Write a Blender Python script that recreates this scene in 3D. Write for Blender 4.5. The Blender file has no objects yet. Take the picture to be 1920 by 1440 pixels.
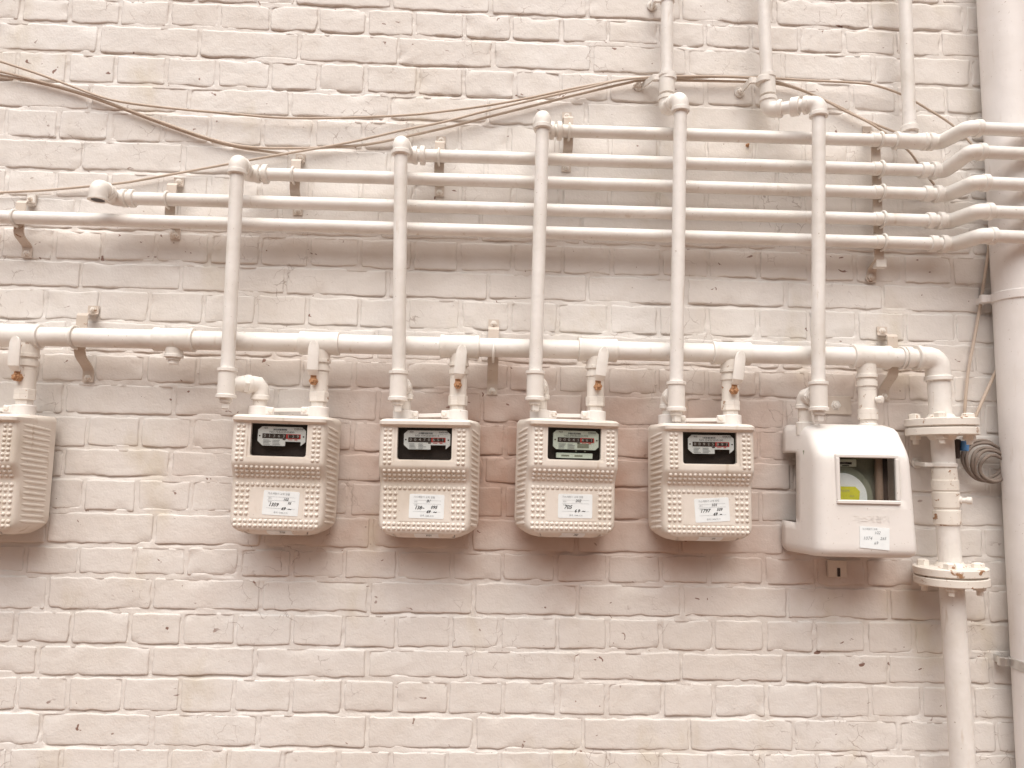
import bpy, math, random
import numpy as np
from mathutils import Vector, Matrix

rnd = random.Random(7)
sc = bpy.context.scene
col = sc.collection

# ------------------------------------------------------------------ camera
CAM_Z = 1.55                                   # eye height above the ground
DIST = 1.80                                    # metres from the wall face (wall face is the plane y = 0)
CAM = Vector((0.0, -DIST, CAM_Z))
PITCH, YAW, ROLL = math.radians(6.08), math.radians(1.93), math.radians(1.16)
FPX = 1400.0                                   # focal length in pixels of a 1920 px wide picture
FWD = Vector((math.sin(YAW) * math.cos(PITCH), math.cos(YAW) * math.cos(PITCH), math.sin(PITCH)))
R0 = Vector((math.cos(YAW), -math.sin(YAW), 0))
U0 = R0.cross(FWD)
RIGHT = R0 * math.cos(ROLL) + U0 * math.sin(ROLL)
UP = -R0 * math.sin(ROLL) + U0 * math.cos(ROLL)
cam_data = bpy.data.cameras.new('camera')
cam = bpy.data.objects.new('camera', cam_data)
col.objects.link(cam)
cam.matrix_world = Matrix((
    (RIGHT.x, UP.x, -FWD.x, CAM.x),
    (RIGHT.y, UP.y, -FWD.y, CAM.y),
    (RIGHT.z, UP.z, -FWD.z, CAM.z),
    (0, 0, 0, 1)))
cam_data.sensor_width = 36.0
cam_data.lens = FPX / 1920 * 36.0
cam_data.clip_start = 0.05
cam_data.clip_end = 500
sc.camera = cam

# ------------------------------------------------------------------ sky, sun, exposure
SUN_EL, SUN_AZ = math.radians(60), math.radians(-14)     # azimuth measured from straight out of the wall, minus = left
world = bpy.data.worlds.new('World')
sc.world = world
world.use_nodes = True
wn = world.node_tree
sky = wn.nodes.new('ShaderNodeTexSky')
sky.sky_type = 'NISHITA'
sky.sun_disc = False
sky.sun_elevation = SUN_EL
sky.sun_rotation = math.pi + SUN_AZ
sky.air_density = 1.0
sky.dust_density = 9.0
sky.ozone_density = 0.3
bg = wn.nodes['Background']
bg.inputs['Strength'].default_value = 0.05
wn.links.new(sky.outputs['Color'], bg.inputs['Color'])
sun_data = bpy.data.lights.new('sun', 'SUN')
sun_data.energy = 3.4
sun_data.angle = math.radians(68)
sun_data.color = (1.0, 0.985, 0.96)
sun = bpy.data.objects.new('sun', sun_data)
col.objects.link(sun)
to_sun = Vector((math.sin(SUN_AZ) * math.cos(SUN_EL), -math.cos(SUN_AZ) * math.cos(SUN_EL), math.sin(SUN_EL)))
sun.rotation_euler = to_sun.to_track_quat('Z', 'Y').to_euler()
sun.location = (0, -3, 6)
sc.view_settings.view_transform = 'Standard'
sc.view_settings.look = 'None'
sc.view_settings.gamma = 1.0
sc.view_settings.exposure = 0.20
sc.render.engine = 'CYCLES'
sc.cycles.use_denoising = True
sc.cycles.max_bounces = 6
sc.cycles.diffuse_bounces = 4
sc.cycles.glossy_bounces = 2
sc.cycles.adaptive_threshold = 0.03

# ------------------------------------------------------------------ helpers
def at(px, py, y):
    """point in the plane at depth y (0 = wall face, minus = in front of it) seen at a pixel of the 1920 x 1440 photo"""
    d = FWD + RIGHT * ((px - 960) / FPX) - UP * ((py - 720) / FPX)
    return CAM + d * ((y + DIST) / d.y)

def to_px(p):
    q = Vector(p) - CAM
    d = q.dot(FWD)
    return 960 + FPX * q.dot(RIGHT) / d, 720 - FPX * q.dot(UP) / d

_rs = np.random.RandomState(11)
_LAT = _rs.rand(256, 256)
def vnoise(x, z):
    xi = np.floor(x).astype(int); zi = np.floor(z).astype(int)
    fx = x - xi; fz = z - zi
    fx = fx * fx * (3 - 2 * fx); fz = fz * fz * (3 - 2 * fz)
    a = _LAT[xi & 255, zi & 255]; b = _LAT[(xi + 1) & 255, zi & 255]
    c = _LAT[xi & 255, (zi + 1) & 255]; d = _LAT[(xi + 1) & 255, (zi + 1) & 255]
    return (a * (1 - fx) + b * fx) * (1 - fz) + (c * (1 - fx) + d * fx) * fz
def fbm(x, z, oct=3):
    x = np.asarray(x, float); z = np.asarray(z, float)
    s = 0; a = .5; t = 0
    for k in range(oct):
        s = s + a * vnoise(x * 2 ** k + 17.3 * k, z * 2 ** k + 5.1 * k); t += a; a *= .5
    return s / t

def frame_of(t):
    t = t.normalized()
    a = Vector((0, 0, 1)) if abs(t.z) < .9 else Vector((1, 0, 0))
    u = t.cross(a).normalized()
    return u, u.cross(t).normalized()

def fillet(pts, r, n=7):
    pts = [Vector(p) for p in pts]
    out = [pts[0]]
    for i in range(1, len(pts) - 1):
        a, c, b = pts[i - 1], pts[i], pts[i + 1]
        d1 = (a - c); d2 = (b - c)
        ang = d1.angle(d2)
        if ang > math.pi - .02:
            out.append(c); continue
        L = min(r / math.tan(ang / 2), d1.length * .49, d2.length * .49)
        p1 = c + d1.normalized() * L; p2 = c + d2.normalized() * L
        rr = L * math.tan(ang / 2)
        bis = (d1.normalized() + d2.normalized()).normalized()
        o = c + bis * (rr / math.sin(ang / 2))
        v1 = p1 - o; v2 = p2 - o
        for k in range(n + 1):
            out.append(o + v1.normalized().slerp(v2.normalized(), k / n) * v1.length)
    out.append(pts[-1])
    return out

class G:
    """collects geometry that becomes ONE mesh object"""
    def __init__(s):
        s.v = []; s.f = []
    def add(s, vs, fs):
        b = len(s.v)
        s.v += [tuple(v) for v in vs]
        s.f += [tuple(i + b for i in f) for f in fs]
        return s
    def tube(s, pts, r, seg=20, caps=True):
        pts = [Vector(p) for p in pts]
        n = len(pts)
        rs = r if isinstance(r, (list, tuple)) else [r] * n
        vs = []; u = None
        for i, p in enumerate(pts):
            t = (pts[min(i + 1, n - 1)] - pts[max(i - 1, 0)]).normalized()
            if u is None:
                u, w = frame_of(t)
            else:
                u = (u - t * u.dot(t)).normalized(); w = u.cross(t).normalized()
            for k in range(seg):
                a = 2 * math.pi * k / seg
                vs.append(p + (u * math.cos(a) + w * math.sin(a)) * rs[i])
        fs = [(i * seg + k, i * seg + (k + 1) % seg, (i + 1) * seg + (k + 1) % seg, (i + 1) * seg + k)
              for i in range(n - 1) for k in range(seg)]
        if caps:
            fs.append(tuple(range(seg)))
            fs.append(tuple(range((n - 1) * seg, n * seg))[::-1])
        return s.add(vs, fs)
    def lathe(s, p, axis, prof, seg=24, rot=0.0):
        """prof = [(distance along axis, radius), ...]"""
        p = Vector(p); axis = Vector(axis).normalized()
        u, w = frame_of(axis)
        vs = [p + axis * t + (u * math.cos(2 * math.pi * k / seg + rot) + w * math.sin(2 * math.pi * k / seg + rot)) * max(r, 1e-5)
              for t, r in prof for k in range(seg)]
        n = len(prof)
        fs = [(i * seg + k, i * seg + (k + 1) % seg, (i + 1) * seg + (k + 1) % seg, (i + 1) * seg + k)
              for i in range(n - 1) for k in range(seg)]
        fs.append(tuple(range(seg))); fs.append(tuple(range((n - 1) * seg, n * seg))[::-1])
        return s.add(vs, fs)
    def band(s, p, axis, half, r, seg=28, b=.0015):
        return s.lathe(p, axis, [(-half, r - b), (-half + b, r), (half - b, r), (half, r - b)], seg)
    def box(s, c, size, m=None, b=.0015):
        """box with chamfered edges"""
        hx, hy, hz = size[0] / 2, size[1] / 2, size[2] / 2
        b = min(b, hx * .4, hy * .4, hz * .4)
        vs = []; idx = {}
        for sx in (-1, 1):
            for sy in (-1, 1):
                for sz in (-1, 1):
                    for ax in range(3):
                        q = [sx * (hx - b), sy * (hy - b), sz * (hz - b)]
                        q[ax] = (sx * hx, sy * hy, sz * hz)[ax]
                        idx[(sx, sy, sz, ax)] = len(vs); vs.append(Vector(q))
        fs = []
        for ax in range(3):
            o = [a for a in range(3) if a != ax]
            for sg in (-1, 1):
                ring = []
                for (p, q) in ((-1, -1), (1, -1), (1, 1), (-1, 1)):
                    k = [0, 0, 0]; k[ax] = sg; k[o[0]] = p; k[o[1]] = q
                    ring.append(idx[(k[0], k[1], k[2], ax)])
                fs.append(tuple(ring))
        for ax in range(3):
            o = [a for a in range(3) if a != ax]
            for p in (-1, 1):
                for q in (-1, 1):
                    k0 = [0, 0, 0]; k0[o[0]] = p; k0[o[1]] = q
                    k1 = list(k0); k0[ax] = -1; k1[ax] = 1
                    fs.append((idx[(*k0, o[0])], idx[(*k1, o[0])], idx[(*k1, o[1])], idx[(*k0, o[1])]))
        for sx in (-1, 1):
            for sy in (-1, 1):
                for sz in (-1, 1):
                    fs.append(tuple(idx[(sx, sy, sz, a)] for a in range(3)))
        c = Vector(c)
        vs = [(m @ v if m is not None else v) + c for v in vs]
        return s.add(vs, fs)
    def dome(s, c, n, r, seg=8, rings=2, h=1.0):
        c = Vector(c); n = Vector(n).normalized(); u, w = frame_of(n)
        vs = []; fs = []
        for i in range(rings):
            a = math.pi / 2 * i / rings
            for k in range(seg):
                b = 2 * math.pi * k / seg
                vs.append(c + (u * math.cos(b) + w * math.sin(b)) * r * math.cos(a) + n * r * h * math.sin(a))
        vs.append(c + n * r * h)
        for i in range(rings - 1):
            for k in range(seg):
                fs.append((i * seg + k, i * seg + (k + 1) % seg, (i + 1) * seg + (k + 1) % seg, (i + 1) * seg + k))
        for k in range(seg):
            fs.append(((rings - 1) * seg + k, (rings - 1) * seg + (k + 1) % seg, rings * seg))
        return s.add(vs, fs)
    def strip(s, prof, x0, x1, th):
        """bent flat bar: prof = [(y, z), ...] swept from x0 to x1, thickness th"""
        n = len(prof); vs = []
        P = [Vector((0, p[0], p[1])) for p in prof]
        for i in range(n):
            t = (P[min(i + 1, n - 1)] - P[max(i - 1, 0)]).normalized()
            nn = Vector((0, -t.z, t.y)) * th
            for x in (x0, x1):
                for k in (0, 1):
                    q = P[i] + nn * (k - .5); vs.append((x, q.y, q.z))
        fs = []
        for i in range(n - 1):
            a, b = i * 4, i * 4 + 4
            fs += [(a, a + 2, b + 2, b), (a + 1, b + 1, b + 3, a + 3), (a, b, b + 1, a + 1), (a + 2, a + 3, b + 3, b + 2)]
        fs += [(0, 1, 3, 2), (n * 4 - 4, n * 4 - 2, n * 4 - 1, n * 4 - 3)]
        return s.add(vs, fs)
    def build(s, name, mat, parent=None, root=None, sharp=35, recalc=True, label=None):
        me = bpy.data.meshes.new(name)
        o = Vector(root.location) if root is not None else Vector((0, 0, 0))
        me.from_pydata([(v[0] - o.x, v[1] - o.y, v[2] - o.z) for v in s.v], [], s.f)
        if recalc:
            import bmesh
            bm = bmesh.new(); bm.from_mesh(me)
            bmesh.ops.recalc_face_normals(bm, faces=bm.faces)
            bm.to_mesh(me); bm.free()
        me.polygons.foreach_set('use_smooth', [True] * len(me.polygons))
        me.set_sharp_from_angle(angle=math.radians(sharp))
        me.materials.append(mat)
        ob = bpy.data.objects.new(name, me)
        col.objects.link(ob)
        if parent is not None:
            ob.parent = parent
        if label:
            ob['label'] = label
        return ob

def thing(name, label, cat, loc=(0, 0, 0), rz=0.0, group=None):
    o = bpy.data.objects.new(name, None)
    o.empty_display_size = .05
    col.objects.link(o)
    o.location = loc; o.rotation_euler = (0, 0, rz)
    tag(o, label, cat, group)
    return o
def tag(o, label, cat, group=None):
    o['label'] = label; o['category'] = cat
    if group: o['group'] = group
    return o

# ------------------------------------------------------------------ materials
def lin(r, g, b):
    f = lambda c: (c / 12.92 if c <= .04045 else ((c + .055) / 1.055) ** 2.4)
    return (f(r / 255), f(g / 255), f(b / 255), 1)

class NT:
    def __init__(s, name, rough=.6):
        s.m = bpy.data.materials.new(name); s.m.use_nodes = True
        s.t = s.m.node_tree; s.b = s.t.nodes['Principled BSDF']
        s.b.inputs['Roughness'].default_value = rough
        g = s.t.nodes.new('ShaderNodeNewGeometry'); s.pos = g.outputs['Position']
    def n(s, typ, **kw):
        nd = s.t.nodes.new(typ)
        for k, v in kw.items():
            if k in nd.inputs: s.set(nd.inputs[k], v)
            else: setattr(nd, k, v)
        return nd
    def set(s, inp, v):
        if hasattr(v, 'is_linked') or hasattr(v, 'links'): s.t.links.new(v, inp)
        else: inp.default_value = v
    def noise(s, scale, detail=3, vec=None, rough=.55, dist=0.0):
        nd = s.n('ShaderNodeTexNoise'); nd.inputs['Scale'].default_value = scale
        nd.inputs['Detail'].default_value = detail; nd.inputs['Roughness'].default_value = rough
        nd.inputs['Distortion'].default_value = dist
        s.t.links.new(vec or s.pos, nd.inputs['Vector'])
        return nd.outputs['Fac']
    def ramp(s, fac, a, b):
        nd = s.n('ShaderNodeMapRange'); nd.interpolation_type = 'SMOOTHSTEP'
        s.t.links.new(fac, nd.inputs['Value'])
        nd.inputs['From Min'].default_value = a; nd.inputs['From Max'].default_value = b
        return nd.outputs['Result']
    def math(s, op, a, b=0.0):
        nd = s.n('ShaderNodeMath'); nd.operation = op
        s.set(nd.inputs[0], a); s.set(nd.inputs[1], b)
        return nd.outputs[0]
    def mix(s, fac, a, b):
        nd = s.n('ShaderNodeMix'); nd.data_type = 'RGBA'
        s.set(nd.inputs[0], fac); s.set(nd.inputs[6], a); s.set(nd.inputs[7], b)
        return nd.outputs[2]
    def scaled(s, x, y, z):
        nd = s.n('ShaderNodeVectorMath'); nd.operation = 'MULTIPLY'
        s.t.links.new(s.pos, nd.inputs[0]); nd.inputs[1].default_value = (x, y, z)
        return nd.outputs[0]
    def bump(s, h, strength, dist, prev=None):
        nd = s.n('ShaderNodeBump'); nd.inputs['Strength'].default_value = strength
        nd.inputs['Distance'].default_value = dist
        s.t.links.new(h, nd.inputs['Height'])
        if prev is not None: s.t.links.new(prev, nd.inputs['Normal'])
        return nd.outputs['Normal']
    def done(s, color, normal=None):
        s.set(s.b.inputs['Base Color'], color)
        if normal is not None: s.t.links.new(normal, s.b.inputs['Normal'])
        return s.m

PAINT = (.77, .74, .71, 1)
PAINT_B = (.72, .675, .63, 1)

SHADE_TINT_Z = at(960, 880, 0).z
def wall_paint():
    s = NT('painted_brick', .62)
    big = s.noise(2.3, 3)
    mid = s.noise(14, 4)
    c = s.mix(s.ramp(big, .35, .7), PAINT, PAINT_B)
    c = s.mix(s.math('MULTIPLY', s.ramp(mid, .45, .75), .35), c, (.65, .595, .53, 1))
    oi = s.n('ShaderNodeObjectInfo')
    c = s.mix(s.math('MULTIPLY', oi.outputs['Random'], .22), c, (.70, .64, .59, 1))
    # shade round the meters painted into the wall colour with a redder tone, ragged patch
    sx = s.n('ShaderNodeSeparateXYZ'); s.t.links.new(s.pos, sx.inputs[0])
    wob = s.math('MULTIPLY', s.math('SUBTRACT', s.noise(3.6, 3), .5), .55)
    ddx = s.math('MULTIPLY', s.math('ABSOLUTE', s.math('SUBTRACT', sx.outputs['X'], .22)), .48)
    ddz = s.math('ABSOLUTE', s.math('SUBTRACT', sx.outputs['Z'], SHADE_TINT_Z))
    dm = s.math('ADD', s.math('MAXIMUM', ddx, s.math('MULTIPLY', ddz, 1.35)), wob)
    thin = s.math('SUBTRACT', 1.0, s.ramp(dm, .04, .46))  # mask of the painted shade and redder tone, fading outwards
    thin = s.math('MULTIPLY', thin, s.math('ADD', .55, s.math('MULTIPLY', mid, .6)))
    c = s.mix(s.math('MULTIPLY', thin, .95), c, (.42, .25, .18, 1))  # painted shade round the meters, redder tone mixed in by the mask
    # yellowish run stains with their own ragged outline
    st = s.noise(5.5, 4, s.scaled(1.0, 1.0, .55))
    c = s.mix(s.math('MULTIPLY', s.ramp(st, .56, .76), .55), c, (.58, .50, .36, 1))
    # hairline cracks in the paint
    dn = s.n('ShaderNodeTexNoise'); dn.inputs['Scale'].default_value = 30; dn.inputs['Detail'].default_value = 3
    s.t.links.new(s.pos, dn.inputs['Vector'])
    vm = s.n('ShaderNodeVectorMath'); vm.operation = 'MULTIPLY_ADD'
    s.t.links.new(dn.outputs['Color'], vm.inputs[0]); vm.inputs[1].default_value = (.035, .035, .035)
    s.t.links.new(s.pos, vm.inputs[2])
    vo = s.n('ShaderNodeTexVoronoi'); vo.feature = 'DISTANCE_TO_EDGE'; vo.inputs['Scale'].default_value = 26
    s.t.links.new(vm.outputs[0], vo.inputs['Vector'])
    line = s.math('SUBTRACT', 1.0, s.ramp(vo.outputs['Distance'], .004, .03))
    cmask = s.math('MULTIPLY', s.ramp(s.noise(3.1, 1), .52, .64), s.ramp(s.noise(21, 2), .48, .6))
    crack = s.math('MULTIPLY', line, cmask)
    c = s.mix(s.math('MULTIPLY', crack, .5), c, (.20, .12, .085, 1))
    # flaked spots down to the brown brick
    fl = s.noise(38, 2, s.scaled(1.0, 1.0, 1.5), .6, .6)
    flake = s.math('MULTIPLY', s.ramp(fl, .70, .725), s.ramp(s.noise(5.0, 2), .46, .56))
    flake = s.math('MAXIMUM', flake, s.math('MULTIPLY', s.ramp(mid, .735, .75), s.ramp(fl, .45, .55)))
    c = s.mix(s.math('MULTIPLY', flake, .9), c, (.19, .085, .055, 1))
    hgt = s.math('ADD', s.math('MULTIPLY', s.noise(42, 3), .0022), s.math('MULTIPLY', s.noise(210, 2), .0007))
    b = s.bump(hgt, .75, 1.0)
    return s.done(c, b)

def metal_paint(name, base, dirt=.3, rough=.42, rust=0.0, bump=1.0):
    s = NT(name, rough)
    c = s.mix(s.math('MULTIPLY', s.ramp(s.noise(9, 4), .4, .75), dirt), base, tuple(v * k for v, k in zip(base[:3], (.80, .77, .72))) + (1,))
    sp = s.noise(170, 2)
    c = s.mix(s.math('MULTIPLY', s.ramp(sp, .70, .76), .55), c, (.33, .24, .17, 1))
    run = s.noise(34, 3, s.scaled(1.6, 1.6, .35))
    c = s.mix(s.math('MULTIPLY', s.ramp(run, .62, .80), dirt * .9), c, (.50, .39, .28, 1))
    hgt = s.math('ADD', s.math('MULTIPLY', s.noise(38, 2), .0007 * bump), s.math('MULTIPLY', sp, .00018 * bump))
    if rust > 0:
        r1 = s.ramp(s.noise(46, 3, None, .65, .5), .66 - .14 * rust, .74 - .14 * rust)
        c = s.mix(r1, c, s.mix(sp, (.25, .12, .06, 1), (.44, .25, .13, 1)))
        hgt = s.math('ADD', hgt, s.math('MULTIPLY', r1, .0006))
    return s.done(c, s.bump(hgt, .9, 1.0))

def plain(name, c, rough=.5, metal=0.0, vary=.12, bump=.1):
    s = NT(name, rough)
    s.b.inputs['Metallic'].default_value = metal
    cc = s.mix(s.ramp(s.noise(60, 3), .3, .75), c, tuple(v * (1 - vary) for v in c[:3]) + (1,))
    return s.done(cc)

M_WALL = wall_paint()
M_PIPE = metal_paint('pipe_paint', (.82, .79, .755, 1), .6, .42, 0, 1.5)
M_FIT = metal_paint('fitting_paint', (.81, .775, .73, 1), .4, .45, 0, 1.5)
M_FLANGE = metal_paint('flange_paint_rusting', (.80, .75, .685, 1), .4, .5, .38)
M_VALVE = metal_paint('valve_paint_rusting', (.80, .755, .70, 1), .4, .45, .16)
M_STRAP = metal_paint('strap_paint', (.64, .56, .49, 1), .5, .5, .05)
M_RUST = metal_paint('rusted_steel', (.46, .25, .13, 1), .5, .8, .5, 2.0)
M_METER = metal_paint('meter_cover_paint', (.775, .715, .65, 1), .8, .5, 0, .9)
M_METER2 = metal_paint('smooth_cover_paint', (.80, .765, .735, 1), .18, .36, 0, .4)
M_DRAIN = metal_paint('drainpipe_paint', (.83, .795, .775, 1), .35, .45, 0, .8)
M_CABLE = metal_paint('cable_sheath', (.55, .45, .37, 1), .7, .6)
M_DCABLE = plain('dark_cable_sheath', (.22, .175, .145, 1), .6)
M_BLUE = plain('blue_tape', (.10, .28, .60, 1), .5)
M_STEEL = plain('bare_steel', (.72, .71, .69, 1), .32, .9)
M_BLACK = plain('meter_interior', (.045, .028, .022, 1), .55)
M_PLATE = plain('dial_plate', (.82, .84, .83, 1), .45, 0, .06)
M_PLATE_G = plain('dial_plate_greenish', (.72, .80, .70, 1), .45, 0, .06)
M_DGREEN = plain('grey_green_casting', (.27, .29, .22, 1), .5)
M_INK = plain('black_print', (.02, .02, .022, 1), .6)
M_GREYINK = plain('grey_print', (.25, .27, .28, 1), .6)
M_RED = plain('red_counter', (.62, .05, .04, 1), .5)
M_DIGIT = plain('white_digit', (.42, .40, .37, 1), .5)
M_STICKER = plain('white_sticker', (.86, .90, .91, 1), .45, 0, .05)
M_YELLOW = plain('yellow_label', (.74, .72, .03, 1), .5)
M_BROWNBAR = plain('brown_bar', (.34, .24, .18, 1), .5)
def glass_mat():
    m = bpy.data.materials.new('window_pane'); m.use_nodes = True
    t = m.node_tree; t.nodes.clear()
    o = t.nodes.new('ShaderNodeOutputMaterial'); mx = t.nodes.new('ShaderNodeMixShader')
    a = t.nodes.new('ShaderNodeBsdfTransparent'); a.inputs[0].default_value = (.94, .945, .94, 1)
    g = t.nodes.new('ShaderNodeBsdfGlossy'); g.inputs['Roughness'].default_value = .06
    ns = t.nodes.new('ShaderNodeTexNoise'); ns.inputs['Scale'].default_value = 60
    mr = t.nodes.new('ShaderNodeMapRange'); mr.inputs['To Min'].default_value = .03; mr.inputs['To Max'].default_value = .10
    t.links.new(ns.outputs['Fac'], mr.inputs['Value']); t.links.new(mr.outputs[0], mx.inputs[0])
    t.links.new(a.outputs[0], mx.inputs[1]); t.links.new(g.outputs[0], mx.inputs[2]); t.links.new(mx.outputs[0], o.inputs[0])
    return m
M_GLASS = glass_mat()

# ------------------------------------------------------------------ ground
def ground_mat():
    s = NT('alley_clay_pavers', .85)
    c = s.mix(s.ramp(s.noise(1.3, 5), .3, .7), (.25, .145, .095, 1), (.19, .11, .072, 1))
    return s.done(c, s.bump(s.noise(60, 4), .4, .004))
g = G(); g.add([(-60, -120, 0), (60, -120, 0), (60, .02, 0), (-60, .02, 0)], [(0, 1, 2, 3)])
ground = g.build('ground', ground_mat(), recalc=False)
ground['kind'] = 'structure'

# ------------------------------------------------------------------ brick wall
COURSE, HEAD = .075, .1235
Z0 = CAM_Z + .9946                       # bed joint numbered 0
JW = .0095
WX0, WX1, WZ0, WZ1 = -2.6, 2.7, 0.0, 3.9
wall = thing('brick_wall', 'painted beige brick wall that fills the whole background', 'wall', (0, 0, 0))
bricks = []                              # (x0, x1, z0, z1)
crs0 = int(math.floor((Z0 - WZ1) / COURSE)); crs1 = int(math.ceil((Z0 - WZ0) / COURSE))
for n in range(crs0, crs1):
    zt = Z0 - n * COURSE - .003 * math.sin(n * 2.1); zb = Z0 - (n + 1) * COURSE - .003 * math.sin((n + 1) * 2.1)
    r = random.Random(n * 31 + 5)
    if n % 2 == 0:
        pitch, ph = HEAD, .0495 + r.uniform(-.006, .006)
    else:
        pitch, ph = 2 * HEAD, -.010 + r.uniform(-.014, .014)
    k0 = int(math.floor((WX0 - ph) / pitch)) - 1; k1 = int(math.ceil((WX1 - ph) / pitch)) + 1
    xs = [ph + k * pitch + r.uniform(-.006, .006) for k in range(k0, k1 + 1)]
    for a, b in zip(xs[:-1], xs[1:]):
        if b < WX0 or a > WX1: continue
        j = JW * .5
        bricks.append((a + j * r.uniform(.6, 1.3), b - j * r.uniform(.6, 1.3), max(zb + j * r.uniform(.6, 1.3), .002), zt - j * r.uniform(.6, 1.2)))
def depth_amount(x, z):                  # how deeply the bed joint is raked under a brick, 0..1, in long uneven stretches
    return np.clip((fbm(x * 9.5 + 40, z * 19 + 9, 3) - .435) * 4.2, 0, 1)

def brick_geo(i, b, fine=True):
    x0, x1, z0, z1 = b
    r = random.Random(i * 7 + 1)
    nx = max(5, int((x1 - x0) / (.0135 if fine else .05))); nz = 6 if fine else 3
    us = np.concatenate([[0, .0035 / (x1 - x0)], np.linspace(.009 / (x1 - x0), 1 - .009 / (x1 - x0), nx), [1 - .0035 / (x1 - x0), 1]])
    ws = np.concatenate([[0, .003 / (z1 - z0)], np.linspace(.008 / (z1 - z0), 1 - .008 / (z1 - z0), nz), [1 - .0035 / (z1 - z0), 1]])
    X, Z = np.meshgrid(x0 + us * (x1 - x0), z0 + ws * (z1 - z0), indexing='ij')
    ex = np.minimum(X - x0, x1 - X); ez = np.minimum(Z - z0, z1 - Z)
    e = np.minimum(ex, ez)
    # rounded, chipped outline
    cx, cz = (x0 + x1) / 2, (z0 + z1) / 2
    rc = r.uniform(.0025, .007)
    dx = np.maximum(np.abs(X - cx) - ((x1 - x0) / 2 - rc), 0); dz = np.maximum(np.abs(Z - cz) - ((z1 - z0) / 2 - rc), 0)
    dd = np.hypot(dx, dz); sc_ = np.where((dd > rc) & (dx > 0) & (dz > 0), rc / np.maximum(dd, 1e-6), 1)
    X = cx + np.sign(X - cx) * (np.minimum(np.abs(X - cx), (x1 - x0) / 2 - rc) + dx * sc_)
    Z = cz + np.sign(Z - cz) * (np.minimum(np.abs(Z - cz), (z1 - z0) / 2 - rc) + dz * sc_)
    edge = np.clip(1 - e / .012, 0, 1)
    wob = (fbm(X * 55 + i, Z * 55, 2) - .5)
    Xw = X + edge * wob * .006
    Zw = Z + edge * (fbm(X * 48 + 90 + i, Z * 30, 2) - .5) * .0075
    out = r.uniform(-.0003, .0009) + (X - cx) * r.uniform(-.007, .007) + (Z - cz) * r.uniform(-.016, .016)
    out = out + (fbm(X * 30 + i * 3.7, Z * 30, 3) - .5) * .0026
    exo = r.choice((.0001, .0003, .0009)); low = (Z - z0) < .006
    out = out - np.where(e < .0005, np.where(low & (ez <= ex), .0010, np.where(ez <= ex, .0003, exo)), 0)
    chip = np.clip((fbm(X * 26 + i * 1.9, Z * 26 + 3, 2) - .66) * 9, 0, 1) * np.clip(1 - e / .018, 0, 1)
    out = out - chip * .004
    n0, n1 = X.shape
    vs = np.stack([Xw, -out, Zw], -1).reshape(-1, 3)
    fs = [(a * n1 + c, (a + 1) * n1 + c, (a + 1) * n1 + c + 1, a * n1 + c + 1) for a in range(n0 - 1) for c in range(n1 - 1)]
    loop = [a * n1 for a in range(n0)] + [(n0 - 1) * n1 + c for c in range(1, n1)] + [a * n1 + n1 - 1 for a in range(n0 - 2, -1, -1)] + [c for c in range(n1 - 2, 0, -1)]
    base = len(vs)
    sk = vs[loop].copy(); sk[:, 1] = .022
    L = len(loop)
    fs += [(loop[k], base + k, base + (k + 1) % L, loop[(k + 1) % L]) for k in range(L)]
    return np.concatenate([vs, sk]), fs

def frame_share(b):
    c = [to_px(((b[0] + b[1]) / 2, 0, (b[2] + b[3]) / 2))]
    p0 = to_px((b[0], 0, b[2])); p1 = to_px((b[1], 0, b[3]))
    w = max(0, min(1920, p1[0]) - max(0, p0[0])); h = max(0, min(1440, p0[1]) - max(0, p1[1]))
    return w * h
order = sorted(range(len(bricks)), key=lambda i: -frame_share(bricks[i]))
single = set(i for i in order[:300] if frame_share(bricks[i]) > 0)
rest_v, rest_f, nb = [], [], 0
far_v, far_f, nf = [], [], 0
for i, b in enumerate(bricks):
    vis = frame_share(b) > 0
    vs, fs = brick_geo(i, b, vis or abs(b[0]) < 1.6)
    if i in single:
        me = bpy.data.meshes.new('brick')
        c = Vector(((b[0] + b[1]) / 2, 0, (b[2] + b[3]) / 2))
        me.from_pydata([tuple(v) for v in (vs - np.array(c))], [], fs)
        me.polygons.foreach_set('use_smooth', [True] * len(me.polygons))
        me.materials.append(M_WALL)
        ob = bpy.data.objects.new('brick', me); col.objects.link(ob)
        ob.parent = wall; ob.location = c
    else:
        rest_v.append(vs); rest_f += [tuple(k + nb for k in f) for f in fs]; nb += len(vs)
me = bpy.data.meshes.new('further_bricks')
me.from_pydata([tuple(v) for v in np.concatenate(rest_v)], [], rest_f)
me.polygons.foreach_set('use_smooth', [True] * len(me.polygons))
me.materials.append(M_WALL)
ob = bpy.data.objects.new('further_bricks', me); col.objects.link(ob); ob.parent = wall
ob['kind'] = 'stuff'

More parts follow.
